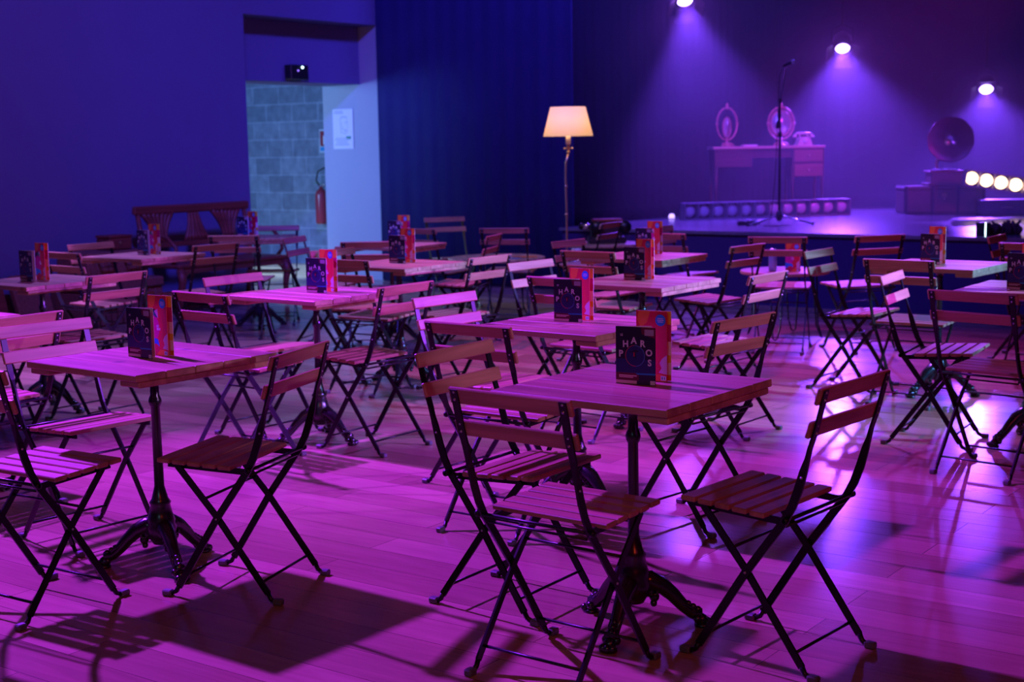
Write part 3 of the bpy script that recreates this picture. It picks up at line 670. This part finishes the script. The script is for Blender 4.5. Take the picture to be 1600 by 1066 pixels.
for k in range(n):
    j = (k + 1) % n; fs += [[k, j, 2 * n + j, 2 * n + k], [n + j, n + k, 3 * n + k, 3 * n + j], [j, k, n + k, n + j], [2 * n + k, 2 * n + j, 3 * n + j, 3 * n + k]]
sh.add(vs, fs, 'shade', True); shade = sh.build('lamp_shade', lp)
b = MB(); M['bulb'] = mat('lit_bulb_glass', (1, 1, 1), 0.3, emit=(1.0, 0.62, 0.32), estr=12); b.ball((.022, 0, 1.60), .032, 'bulb', (1, 1, 1.3)); b.build('bulb', lp)
ld = light('floor_lamp_light', 'POINT', (0.507, 12.30, 1.66), (0, 0, 0), (1.0, 0.62, 0.34), 11, 0.05)

# ------------------------------------------------------------------ carved bench by the left wall
BR = math.atan2(wy, wx)
bench = thing('carved_bench', 'old dark red wooden bench with fan-shaped back splats against the blue wall', 'bench', P(-10.10, 8.35, 0), BR)
# local: x along the wall (0 = left end), -y towards the hall
BL = 1.32
b = MB(); b.box((BL / 2, .02, .935), (BL + .06, .05, .075), 'darkwood', Matrix.Rotation(.1, 3, 'X'), .012); b.box((BL / 2, -.03, .62), (BL, .03, .045), 'darkwood'); b.build('top_rail', bench)
def splat(xc, wide_top):
    b = MB(); n = 7
    for k in range(n):
        t_ = (k / (n - 1) - .5); wt, wb = (.34, .12) if wide_top else (.10, .27)
        pts = []
        for q in range(7):
            s_ = q / 6; e = s_ ** 2.2 if wide_top else (1 - s_) ** 2.0
            w_ = (wb + (wt - wb) * e) if wide_top else (wt + (wb - wt) * e)
            pts.append((xc + t_ * w_, -.02 + .045 * s_ + .004 * (k % 2), .64 + .27 * s_))
        b.tube(pts, [.014 + (.012 if wide_top else 0.0) * s3 / 6 + (0 if wide_top else .010 * (1 - s3 / 6)) for s3 in range(7)], 'darkwood', 6)
    return b.build('back_splat', bench)
splat(.24, True); splat(.66, False); splat(1.06, True)
for x in (.02, BL - .02):
    b = MB(); b.tube([(x, .03, .93), (x, -.03, .62), (x, -.05, .42), (x, .02, .02)], .022, 'darkwood', 8); b.build('rear_leg', bench)
    b = MB(); b.tube([(x, -.50, .43), (x, -.53, .34), (x, -.50, .20), (x, -.51, .01)], [.034, .038, .026, .022], 'darkwood', 8)
    b.tube([(x - .10 if x > .5 else x + .10, -.50, .40), (x - .05 if x > .5 else x + .05, -.505, .37), (x, -.51, .31)], .014, 'darkwood', 6); b.build('front_leg', bench)
    b = MB(); b.tube([(x, -.02, .70), (x, -.20, .725), (x, -.36, .70), (x, -.46, .62), (x, -.47, .53), (x, -.40, .46)], .017, 'darkwood', 8); b.build('armrest', bench)
b = MB(); b.box((BL / 2, -.265, .455), (BL + .03, .53, .035), 'darkwood', None, .01); b.box((BL / 2, -.50, .415), (BL, .03, .05), 'darkwood'); b.build('seat', bench)

# ------------------------------------------------------------------ wicker hampers and props by the left wall
def hamper(name, label, u, w, z, L_, D_, H_, lid=True, rz=0.0, group=None):
    r = thing(name, label, 'hamper', P(u, w, z), BR + rz, group)
    b = MB(); b.box((0, 0, H_ * .39), (L_, D_, H_ * .78), 'wicker', None, .012)
    for k in range(int(L_ / .06)): b.tube([(-L_ / 2 + .03 + k * .06, -D_ / 2 - .002, .01), (-L_ / 2 + .03 + k * .06, -D_ / 2 - .002, H_ * .76)], .006, 'wicker', 5)
    b.build('basket', r)
    b = MB(); b.box((0, 0, H_ * .89), (L_ + .02, D_ + .02, H_ * .20), 'wicker', None, .012)
    b.tube([(-L_ / 2, -D_ / 2 - .012, H_ * .80), (L_ / 2, -D_ / 2 - .012, H_ * .80)], .010, 'wicker', 6); b.build('lid', r)
    for x in (-L_ * .22, L_ * .22):
        b = MB(); b.tube([(x - .07, -D_ / 2 - .012, H_ * .66), (x - .065, -D_ / 2 - .05, H_ * .52), (x + .065, -D_ / 2 - .05, H_ * .52), (x + .07, -D_ / 2 - .012, H_ * .66)], .010, 'darkwood', 6); b.build('handle', r)
    return r
hamper('wicker_hamper', 'large red-brown wicker hamper on the floor by the blue wall, lowest of the stack', -10.0, 7.90, 0, .84, .46, .38)
hamper('wicker_hamper', 'wicker hamper with two carrying handles, resting on the larger one', -10.0, 7.86, .382, .62, .42, .24)
bx = thing('wooden_box', 'small dark carved wooden box on top of the wicker hampers', 'box', P(-10.0, 8.00, .624), BR)
b = MB(); b.box((0, 0, .05), (.24, .18, .10), 'darkwood', None, .008); b.build('box_body', bx)
b = MB(); b.box((0, 0, .112), (.25, .19, .022), 'darkwood', None, .006); b.build('lid', bx)
b = MB(); b.lathe([(.018, 0), (.014, .008), (.006, .010)], (0, -.09, .055), 'brass', 10, (0, -1, 0)); b.build('clasp', bx)
o = MB(); o.box((0, 0, .25), (.36, .035, .50), 'darkwood', Matrix.Rotation(-.30, 3, 'X'), .008); o.tube([(-.15, -.10, .10), (.15, -.10, .10)], .01, 'darkwood', 6)
o = o.build('leaning_board', None, P(-10.22, 6.86, .012), BR); tag(o, 'dark red wooden panel leaning on the blue wall at the far left', 'board')
o = MB(); o.box((0, 0, .22), (.34, .07, .42), 'wicker', Matrix.Rotation(-.36, 3, 'X'), .012)
for k in range(5): o.tube([(-.15 + .075 * k, -.052, .06), (-.15 + .075 * k, .085 - .0, .40)], .007, 'wicker', 5)
o = o.build('hamper_cover', None, P(-10.18, 7.265, .03), BR); tag(o, 'ribbed wicker lid leaning between the dark panel and the hampers', 'hamper lid')

# ------------------------------------------------------------------ doorway things
ext = thing('fire_extinguisher', 'red fire extinguisher with black hose hanging on the concrete block wall in the doorway', 'fire extinguisher', P(-12.52, 13.27, 0.52))
b = MB(); b.lathe([(.060, 0), (.075, .012), (.078, .03), (.078, .36), (.066, .405), (.035, .435), (.022, .445), (.020, .470)], (0, 0, 0), 'red', 24); b.build('cylinder', ext)
b = MB(); b.box((0, 0, .48), (.05, .04, .03), 'steel', None, .004); b.box((-.03, 0, .505), (.11, .022, .010), 'green', Matrix.Rotation(.25, 3, 'Y')); b.box((-.03, 0, .478), (.10, .018, .008), 'steel'); b.ball((.04, -.02, .49), .018, 'steel'); b.build('valve', ext)
b = MB(); b.tube([(-.02, -.01, .48), (-.055, -.02, .55), (-.03, -.02, .66), (.05, -.02, .70), (.12, -.02, .64), (.14, -.02, .45), (.12, -.02, .25)], .011, 'hose', 8); b.build('hose', ext)

b = MB(); b.box(Vector((wx * .10, wy * .10, .40)), (.05, .05, .03), 'steel', Matrix.Rotation(YU, 3, 'Z')); b.build('bracket', ext)
sg = thing('extinguisher_sign', 'small red and white extinguisher sign above the fire extinguisher', 'sign', P(-12.52, 13.392, 1.42), YU)
b = MB(); b.box((0, 0, .135), (.22, .008, .29), 'letter'); b.build('plate', sg)
b = MB(); b.box((0, -.0055, .165), (.19, .003, .19), 'red'); b.box((0, -.0055, .035), (.19, .003, .05), 'cyan'); b.build('colour_field', sg)
b = MB(); b.box((-.02, -.0085, .145), (.045, .003, .11), 'paper', None, .001); b.tube([(-.02, -.0095, .20), (.01, -.0095, .235), (.05, -.0095, .21), (.05, -.0095, .15)], .004, 'paper', 5); b.build('extinguisher_symbol', sg)
nt = thing('paper_notice', 'white printed paper notice stuck on the pale doorway side wall', 'notice', P(-10.94, 11.984, 1.45), YU)
b = MB(); b.box((0, -.001, .22), (.30, .002, .44), 'paper'); b.build('sheet', nt)
b = MB()
random.seed(5)
for z in (.415, .395): b.box((-.06, -.0025, z), (.10 + random.random() * .05, .001, .008), 'ink')
for k in range(16): b.box((random.uniform(-.03, .06), -.0025, random.uniform(.17, .36)), (random.uniform(.01, .05), .001, .004), 'ink')
b.tube([(-.03, -.0025, .18), (-.04, -.0025, .34), (.06, -.0025, .35), (.07, -.0025, .19), (-.03, -.0025, .18)], .0015, 'ink', 4)
for k in range(5): b.box((-.02, -.0025, .045 + k * .018), (.22 - .03 * (k % 3), .001, .006), 'ink')
b.box((.08, -.0025, .125), (.07, .001, .03), 'leaf'); b.build('print', nt)
eb = thing('emergency_light', 'small black emergency light box fixed to the lintel over the doorway', 'light', P(-10.62, 10.95, 2.16), BR)
b = MB(); b.box((0, 0, .085), (.26, .10, .15), 'black', None, .008); b.build('housing', eb)
M['led'] = mat('white_led', (1, 1, 1), 0.3, emit=(0.6, 0.95, 1.0), estr=5); M['ledv'] = mat('violet_led', (1, 1, 1), 0.3, emit=(0.3, 0.15, 1.0), estr=2)
b = MB(); b.ball((.035, -.052, .135), .012, 'led'); b.build('white_indicator', eb)
b = MB(); b.ball((-.03, -.052, .10), .009, 'ledv'); b.build('violet_indicator', eb)

# ------------------------------------------------------------------ stage props
ZS = 0.6552
dr = thing('dressing_table', 'wooden dressing table with light top and two drawers on the stage', 'dressing table', (2.90, 16.30, ZS), 0.02)
M['lighttop'] = wood('light_table_top', (0.55, 0.40, 0.30), (0.75, 0.58, 0.45), 0, 0.6, 0.4)
M['dressing'] = wood('dressing_table_wood', (0.05, 0.028, 0.022), (0.09, 0.05, 0.035), 0, 0.6, 0.45)
M['drawerwood'] = wood('drawer_front_wood', (0.20, 0.10, 0.07), (0.30, 0.16, 0.10), 0, 0.6, 0.45)
b = MB(); b.box((0, 0, .735), (1.26, .44, .03), 'lighttop', None, .006); b.build('tabletop', dr)
b = MB(); b.box((.44, 0, .56), (.36, .40, .32), 'dressing', None, .004); b.box((-.40, 0, .62), (.42, .40, .20), 'dressing', None, .004); b.box((0.03, .02, .67), (.50, .36, .10), 'dressing'); b.build('body', dr)
for z in (.635, .475):
    b = MB(); b.box((.44, -.207, z), (.32, .02, .135), 'drawerwood', None, .005); d_ = b.build('drawer', dr)
    b = MB(); b.ball((.44, -.228, z), .013, 'brass'); b.build('knob', d_)
for (x, y) in ((-.59, -.18), (-.59, .18), (.60, -.18), (.60, .18), (.27, -.18), (.27, .18)):
    b = MB(); b.tube([(x, y, .52), (x, y, .30), (x * 1.01, y, .0)], [.022, .018, .011], 'dressing', 8); b.build('leg', dr)
def mirror(name, label, x, y, rz, yaw2, hgt, wid, filled):
    r = thing(name, label, 'mirror', (x, y, ZS + .7515), rz)
    b = MB(); b.lathe([(.06, 0), (.05, .012), (.02, .03), (.014, .06)], (0, 0, 0), 'rose', 16)
    for s in (-1, 1): b.tube([(0, 0, .03), (s * .05, 0, .035), (s * .085, -.02, .006)], .011, 'rose', 6)
    b.build('base', r)
    zc = .07 + hgt / 2
    b = MB(); pts = [((wid / 2) * math.cos(t_ * PI / 16), 0, zc + hgt / 2 * math.sin(t_ * PI / 16)) for t_ in range(33)]
    b.tube(pts, .010, 'rose', 6); 
    for s in range(16): q = pts[2 * s]; b.ball(q, .014 if s % 4 else .019, 'rose', (1, 1, 1), 6)
    b.ball((0, 0, zc + hgt / 2 + .025), .018, 'rose', (1, 1, 1.6)); b.build('frame', r)
    R = Matrix.Rotation(yaw2, 3, 'Z'); b = MB(); wi, hi = wid * .40, hgt * (.40 if filled else .32)
    dz = 0 if filled else -.04
    ip = [R @ Vector((wi * math.cos(t_ * PI / 12), 0, hi * math.sin(t_ * PI / 12))) + Vector((0, 0, zc + dz)) for t_ in range(25)]
    b.tube(ip, .008, 'rose', 6); b.build('inner_frame', r)
    b = MB(); b.lathe([(1, -.003), (1, .003)], (0, 0, 0), 'mirror', 32, (0, 1, 0)); b.v = [tuple(R @ Vector((v[0] * wi, v[1], v[2] * hi)) + Vector((0, 0, zc + dz))) for v in b.v]
    b.build('glass', r)
mirror('oval_mirror', 'ornate pointed swivel mirror, glass turned aside, at the left of the dressing table', 2.46, 16.28, .5, .5, .36, .28, False)
mirror('oval_mirror', 'wide oval mirror with pale glass behind the microphone stand on the dressing table', 3.08, 16.34, .1, 0.0, .36, .30, True)
tel = thing('rotary_telephone', 'old cream rotary telephone at the right end of the dressing table', 'telephone', (3.31, 16.22, ZS + .7505), .1)
b = MB(); b.prism([(-.085, 0), (.085, 0), (.060, .075), (.040, .095), (-.040, .095), (-.060, .075)], .14, 'cream', Matrix(((1, 0, 0, 0), (0, 0, -1, .07), (0, 1, 0, 0), (0, 0, 0, 1)))); b.build('body', tel)
b = MB(); b.lathe([(.036, 0), (.036, .006), (.014, .008), (.014, .012)], (0, -.072, .048), 'paper', 20, (0, -1, .15)); b.build('dial', tel)
b = MB(); b.tube([(-.10, 0, .115), (-.07, 0, .135), (.07, 0, .135), (.10, 0, .115)], .014, 'cream', 8); b.lathe([(.028, -.03), (.020, 0)], (-.10, 0, .118), 'cream', 12); b.lathe([(.028, -.03), (.020, 0)], (.10, 0, .118), 'cream', 12)
b.tube([(-.045, 0, .09), (-.045, 0, .125)], .008, 'cream', 6); b.tube([(.045, 0, .09), (.045, 0, .125)], .008, 'cream', 6); b.build('handset', tel)
o = MB(); o.box((0, 0, .006), (.16, .12, .012), 'paper', None, .001); o.box((.01, 0, .016), (.14, .11, .006), 'letter', Matrix.Rotation(.2, 3, 'Z'))
o = o.build('papers', None, (2.70, 16.22, ZS + .7505), .1); tag(o, 'small stack of pale papers between the two mirrors on the dressing table', 'papers')

def light_bar(name, label, loc, rz, tilt, n, lit, pitch=.1635, h=.175, spare=0.0):
    r = thing(name, label, 'light bar', loc, rz); r.rotation_euler = (0, tilt, rz)
    Lb = n * pitch; b = MB()
    b.box((Lb / 2, .06, h / 2), (Lb, .02, h), 'black'); b.box((Lb / 2, 0, .006), (Lb, .14, .012), 'purplecase'); b.box((Lb / 2, 0, h - .006), (Lb, .14, .012), 'purplecase')
    for k in range(n + 1): b.box((min(max(k * pitch, .005), Lb - .005), 0, h / 2), (.010, .14, h - .024), 'purplecase')
    b.build('housing', r)
    for k in range(n):
        b = MB(); b.lathe([(.066, 0), (.064, .010), (.050, .024), (.026, .033), (.002, .036)], (pitch * (k + .5), .0, h / 2), 'warmlens' if lit else 'deadlens', 20, (0, -1, 0)); b.lathe([(.045, 0), (.066, .05)], (pitch * (k + .5), .05, h / 2), 'steel', 16, (0, -1, 0))
        b.build('bulb', r)
    return r
M['purplecase'] = mat('grey_metal_housing', (0.22, 0.20, 0.24), 0.5, 0.3)
light_bar('blinder_bar', 'long unlit bar of twelve round lamps lying on the stage floor before the dressing table', (1.80, 14.99, ZS), math.atan2(.61, 1.90), 0, 12, False)
light_bar('blinder_bar', 'lit bar of round warm bulbs sloping down to the right picture edge', (4.73, 15.00, 0.965), -.12, .165, 6, True, .150, .175)
cs = thing('flight_case', 'dark case under the lit bulb bar at the right of the stage', 'case', (5.53, 15.00, ZS), -.16)
b = MB(); b.box((0, 0, .07), (1.20, .30, .14), 'stage_front', None, .008); b.build('case_body', cs)
b = MB(); b.box((0, 0, .149), (1.21, .31, .018), 'black', None, .004); b.build('lid', cs)
for x in (-.35, .35): b = MB(); b.tube([(x - .06, -.155, .09), (x - .05, -.175, .08), (x + .05, -.175, .08), (x + .06, -.155, .09)], .007, 'steel', 6); b.build('handle', cs)
tr = thing('travel_trunk', 'dark ribbed travel trunk standing on the stage under the gramophone', 'trunk', (4.68, 15.62, ZS + .0015), -.06)
M['trunk'] = mat('worn_brown_trunk_leather', (0.13, 0.07, 0.05), 0.6, noise=0.3, nscale=12)
b = MB(); b.box((0, 0, .125), (.86, .44, .25), 'trunk', None, .018); b.build('trunk_body', tr)
b = MB(); b.box((0, 0, .270), (.87, .45, .045), 'trunk', None, .014); b.build('lid', tr)
for x in (-.41, -.13, .14, .41): b = MB(); b.box((x, 0, .148), (.035, .462, .298), 'black', None, .006); b.build('strap', tr)
b = MB(); b.box((-.01, -.228, .20), (.06, .012, .05), 'brass', None, .003); b.ball((-.01, -.236, .16), .012, 'brass'); b.build('lock', tr)
gr = thing('gramophone', 'old gramophone with large round dark horn facing us, on the trunk', 'gramophone', (4.71, 15.60, ZS + .298), -.05)
b = MB(); b.box((0, 0, .015), (.40, .34, .03), 'trunk', None, .006); b.box((0, 0, .085), (.33, .28, .12), 'trunk', None, .008); b.box((0, 0, .150), (.37, .32, .02), 'darkwood', None, .005); b.build('cabinet', gr)
b = MB(); b.lathe([(.125, 0), (.125, .012), (.015, .014), (.008, .022)], (0, -.02, .161), 'black', 28); b.build('turntable', gr)
b = MB(); b.tube([(-.04, .12, .16), (-.05, .13, .24), (-.03, .12, .30), (.02, .10, .34), (.03, .06, .42), (.04, .02, .48)], [.018, .020, .022, .026, .032, .04], 'brass', 10); b.build('tone_arm', gr)
hv = []; hf = []; n = 40; prof = [(.04, .16), (.055, .11), (.085, .06), (.135, .02), (.19, -.01), (.235, -.03), (.245, -.032)]; ax = Vector((-.20, -1, -.02)).normalized(); Rh = Vector((0, 0, -1)).rotation_difference(ax).to_matrix()
hs = MB(); hc = Vector((.045, -.07, .49))
for q in (0, 1):
    for (r_, z_) in prof:
        for k in range(n):
            a = 2 * PI * k / n; rr = (r_ - q * .003) * (1 + .012 * math.cos(a * 10) * (r_ / .245) ** 2); hv.append(hc + Rh @ Vector((rr * math.cos(a), rr * math.sin(a), z_ - q * .003)))
L7 = len(prof)
for q in (0, 1):
    for i in range(L7 - 1):
        for k in range(n):
            a0 = (q * L7 + i) * n + k; b0 = (q * L7 + i) * n + (k + 1) % n; f = [a0, b0, b0 + n, a0 + n]; hf.append(f if q else f[::-1])
for k in range(n): a0 = (L7 - 1) * n + k; b0 = (L7 - 1) * n + (k + 1) % n; hf.append([a0, b0, b0 + L7 * n, a0 + L7 * n])
M['horn'] = mat('dark_painted_horn', (0.10, 0.03, 0.05), 0.35, 0.4)
hs.add(hv, hf, 'horn', True); hs.build('horn', gr)
b = MB(); b.tube([(.17, 0, .09), (.22, 0, .09), (.22, 0, .05)], .006, 'steel', 6); b.ball((.22, 0, .045), .012, 'black'); b.build('crank', gr)
cl = MB(); cl.box((0, 0, .008), (.12, .09, .016), 'paper', None, .004); cl.box((.02, .01, .022), (.09, .07, .012), 'letter', Matrix.Rotation(.4, 3, 'Z'), .003)
tag(cl.build('folded_cloth', None, (4.98, 15.58, ZS + .2945 + .002)), 'pale folded cloth at the right end of the trunk lid', 'cloth')

ms = thing('microphone_stand', 'tall black microphone stand on a tripod base in the middle of the stage', 'microphone stand', (2.58, 13.74, ZS))
b = MB(); b.tube([(0, 0, .10), (0, 0, .86)], .0125, 'iron', 8); b.tube([(0, 0, .84), (0, 0, 1.17)], .009, 'iron', 8); b.lathe([(.018, .84), (.02, .87), (.014, .89)], (0, 0, 0), 'black', 12); b.build('pole', ms)
b = MB(); b.lathe([(.018, .04), (.030, .06), (.030, .11), (.018, .14)], (0, 0, 0), 'black', 14); b.build('hub', ms)
for a in (-12, 118, 192):
    a = math.radians(a); b = MB(); b.tube([(.02 * math.cos(a), .02 * math.sin(a), .095), (.31 * math.cos(a), .31 * math.sin(a), .014)], .009, 'steel', 8); l_ = b.build('leg', ms)
    b = MB(); b.lathe([(.014, 0), (.016, .012), (.012, .026)], (.315 * math.cos(a), .315 * math.sin(a), 0), 'black', 10); b.build('rubber_foot', l_)
b = MB(); b.box((0, 0, 1.18), (.03, .03, .045), 'black', None, .004); b.tube([(-.022, -.02, .98), (.0, -.02, 1.18), (.045, -.03, 1.50)], .008, 'iron', 8); b.tube([(-.030, -.02, .92), (-.022, -.02, .99)], .016, 'black', 8); b.build('boom', ms)
mc = thing('microphone', 'microphone with pink-lit grille held in the top of the stand', 'microphone', (2.625, 13.71, ZS + 1.50))
b = MB(); b.tube([(-.03, 0, 0), (.05, -.01, .035)], [.011, .016], 'iron', 10); b.build('handle', mc)
b = MB(); b.ball((.065, -.012, .042), .025, 'steel'); b.build('grille', mc)
o = MB(); o.tube([(2.600, 13.71, ZS + 1.50), (2.565, 13.71, ZS + 1.40), (2.550, 13.71, ZS + .90), (2.530, 13.70, ZS + .45), (2.50, 13.70, ZS + .12), (2.46, 13.66, ZS + .012), (2.40, 13.60, ZS + .006), (2.55, 13.55, ZS + .006), (2.66, 13.62, ZS + .006)], .004, 'hose', 6)
tag(o.build('microphone_cable'), 'thin black cable hanging from the microphone to the stage floor', 'cable')
pb = thing('effects_pedal', 'small black pedal board on the stage floor left of the microphone stand', 'pedal', (2.29, 13.85, ZS), .02)
b = MB(); b.box((0, 0, .018), (.18, .09, .035), 'black', None, .004); b.build('case', pb)
for k in range(5): b = MB(); b.lathe([(.010, 0), (.010, .012), (.006, .014)], (.005 + k * .019, -.01, .0355), 'steel', 8); b.build('knob', pb)
b = MB(); b.box((-.055, 0, .041), (.05, .06, .012), 'black', Matrix.Rotation(.2, 3, 'X'), .003); b.build('treadle', pb)

wb = thing('small_floor_light', 'small pale glowing light on the stage floor left of the unlit lamp bar', 'light', (1.72, 15.25, ZS))
M['paleglow'] = mat('pale_glowing_glass', (0.9, 0.85, 1), 0.3, emit=(0.65, 0.45, 1.0), estr=1.6)
b = MB(); b.lathe([(.026, 0), (.032, .01), (.032, .035), (.022, .05), (.004, .056)], (0, 0, 0), 'paleglow', 18); b.build('glass', wb)
b = MB(); b.lathe([(.036, 0), (.036, .006)], (0, 0, 0), 'black', 18); b.build('base', wb)
# dark heap and glowing box edge at the front right of the stage
o = MB(); random.seed(11)
for k in range(26):
    a = random.uniform(0, 6.28); q = random.uniform(0, .09); x = random.uniform(-.13, .13)
    o.tube([(x, q * .5, .0), (x + random.uniform(-.03, .03), q * .5, random.uniform(.03, .07)), (x + random.uniform(-.06, .06), q * .6, random.uniform(.06, .12))], [.028, .022, .008], 'fur', 6)
M['fur'] = mat('dark_plum_feathers', (0.05, 0.015, 0.03), 0.9, noise=0.4, nscale=60)
o = o.build('feather_boa', None, (4.05, 11.79, ZS + .004)); tag(o, 'dark ragged feather boa heaped at the right front corner of the stage', 'feather boa')
sb = thing('monitor_box', 'small dark box with one bright edge beside the feather boa on the stage', 'box', (3.885, 11.76, ZS), .4)
b = MB(); b.box((0, 0, .055), (.05, .12, .11), 'black', None, .003); b.build('case', sb)
b = MB(); b.box((-.027, -.058, .055), (.006, .006, .11), 'led'); b.build('glowing_edge', sb)  # no lamp: this edge glows in place of light caught on the box

# ------------------------------------------------------------------ theatre spotlights on the stage
for (l, a, lab) in zip(STAGE_LAMPS, STAGE_AIM, ('spotlight cut by the top picture edge, leftmost of the three shining ones', 'middle shining spotlight with barn doors above the stage', 'right-hand, lowest shining spotlight with barn doors')):
    d = (Vector(a) - Vector(l)).normalized(); q = (-d).to_track_quat('Z', 'Y')
    r = thing('stage_spotlight', lab, 'spotlight', l); r.rotation_euler = q.to_euler(); r['group'] = 'shining stage spotlights'
    # local: light leaves along -z
    vs = []; fs = []; n = 24; prof = [(.088, -.045), (.112, -.045), (.115, .16), (.09, .20), (.02, .22), (.02, .16), (.088, .10)]
    for (r_, z_) in prof:
        for k in range(n): t_ = 2 * PI * k / n; vs.append((r_ * math.cos(t_), r_ * math.sin(t_), z_))
    for i in range(len(prof)):
        for k in range(n): i2 = (i + 1) % len(prof); a0 = i * n + k; a1 = i * n + (k + 1) % n; fs.append([a0, a1, i2 * n + (k + 1) % n, i2 * n + k])
    MB().add(vs, fs, 'black', True).build('housing', r)
    b = MB(); b.lathe([(.002, -.020), (.05, -.014), (.085, 0), (.085, .010)], (0, 0, 0), 'lens', 24); b.build('lens', r)
    for k in range(4):
        t_ = PI / 2 * k; R = Matrix.Rotation(t_, 3, 'Z'); b = MB()
        p0 = [R @ Vector(p) for p in ((-.075, .112, -.045), (.075, .112, -.045), (.105, .190, -.150), (-.105, .190, -.150))]
        nn = (p0[1] - p0[0]).cross(p0[3] - p0[0]).normalized() * .003
        b.add([*p0, *[p + nn for p in p0]], [[0, 1, 2, 3], [7, 6, 5, 4], [0, 4, 5, 1], [1, 5, 6, 2], [2, 6, 7, 3], [3, 7, 4, 0]], 'black'); b.build('barn_door', r)
    mi = r.rotation_euler.to_matrix().inverted(); up = mi @ Vector((0, 0, 1)); H = 6.5 - l[2]
    b = MB(); b.tube([Vector((.125, 0, .06)), Vector((.125, 0, .06)) + up * .18, up * .24 + Vector((0, 0, .06)), Vector((-.125, 0, .06)) + up * .18, Vector((-.125, 0, .06))], .008, 'black', 6); b.build('yoke', r)
    b = MB(); b.tube([up * .24 + Vector((0, 0, .06)), up * (H + .0)], .016, 'black', 8); b.build('hanging_pole', r)

# ------------------------------------------------------------------ haze hanging over the stage
m, t, b_ = new_mat('stage_haze'); t.nodes.remove(b_)
vsn = t.nodes.new('ShaderNodeVolumeScatter'); vsn.inputs['Color'].default_value = (1, 1, 1, 1); vsn.inputs['Density'].default_value = 0.040; vsn.inputs['Anisotropy'].default_value = 0.2
t.links.new(vsn.outputs[0], t.nodes['Material Output'].inputs['Volume']); M['haze'] = m
hz = MB(); uwbox(hz, -9.45, 5.8, 12.05, 20.0, 0.66, 6.4, 'haze'); o = hz.build('stage_haze'); o['kind'] = 'stuff'; tag(o, 'violet-lit haze hanging in the air over the stage', 'haze')
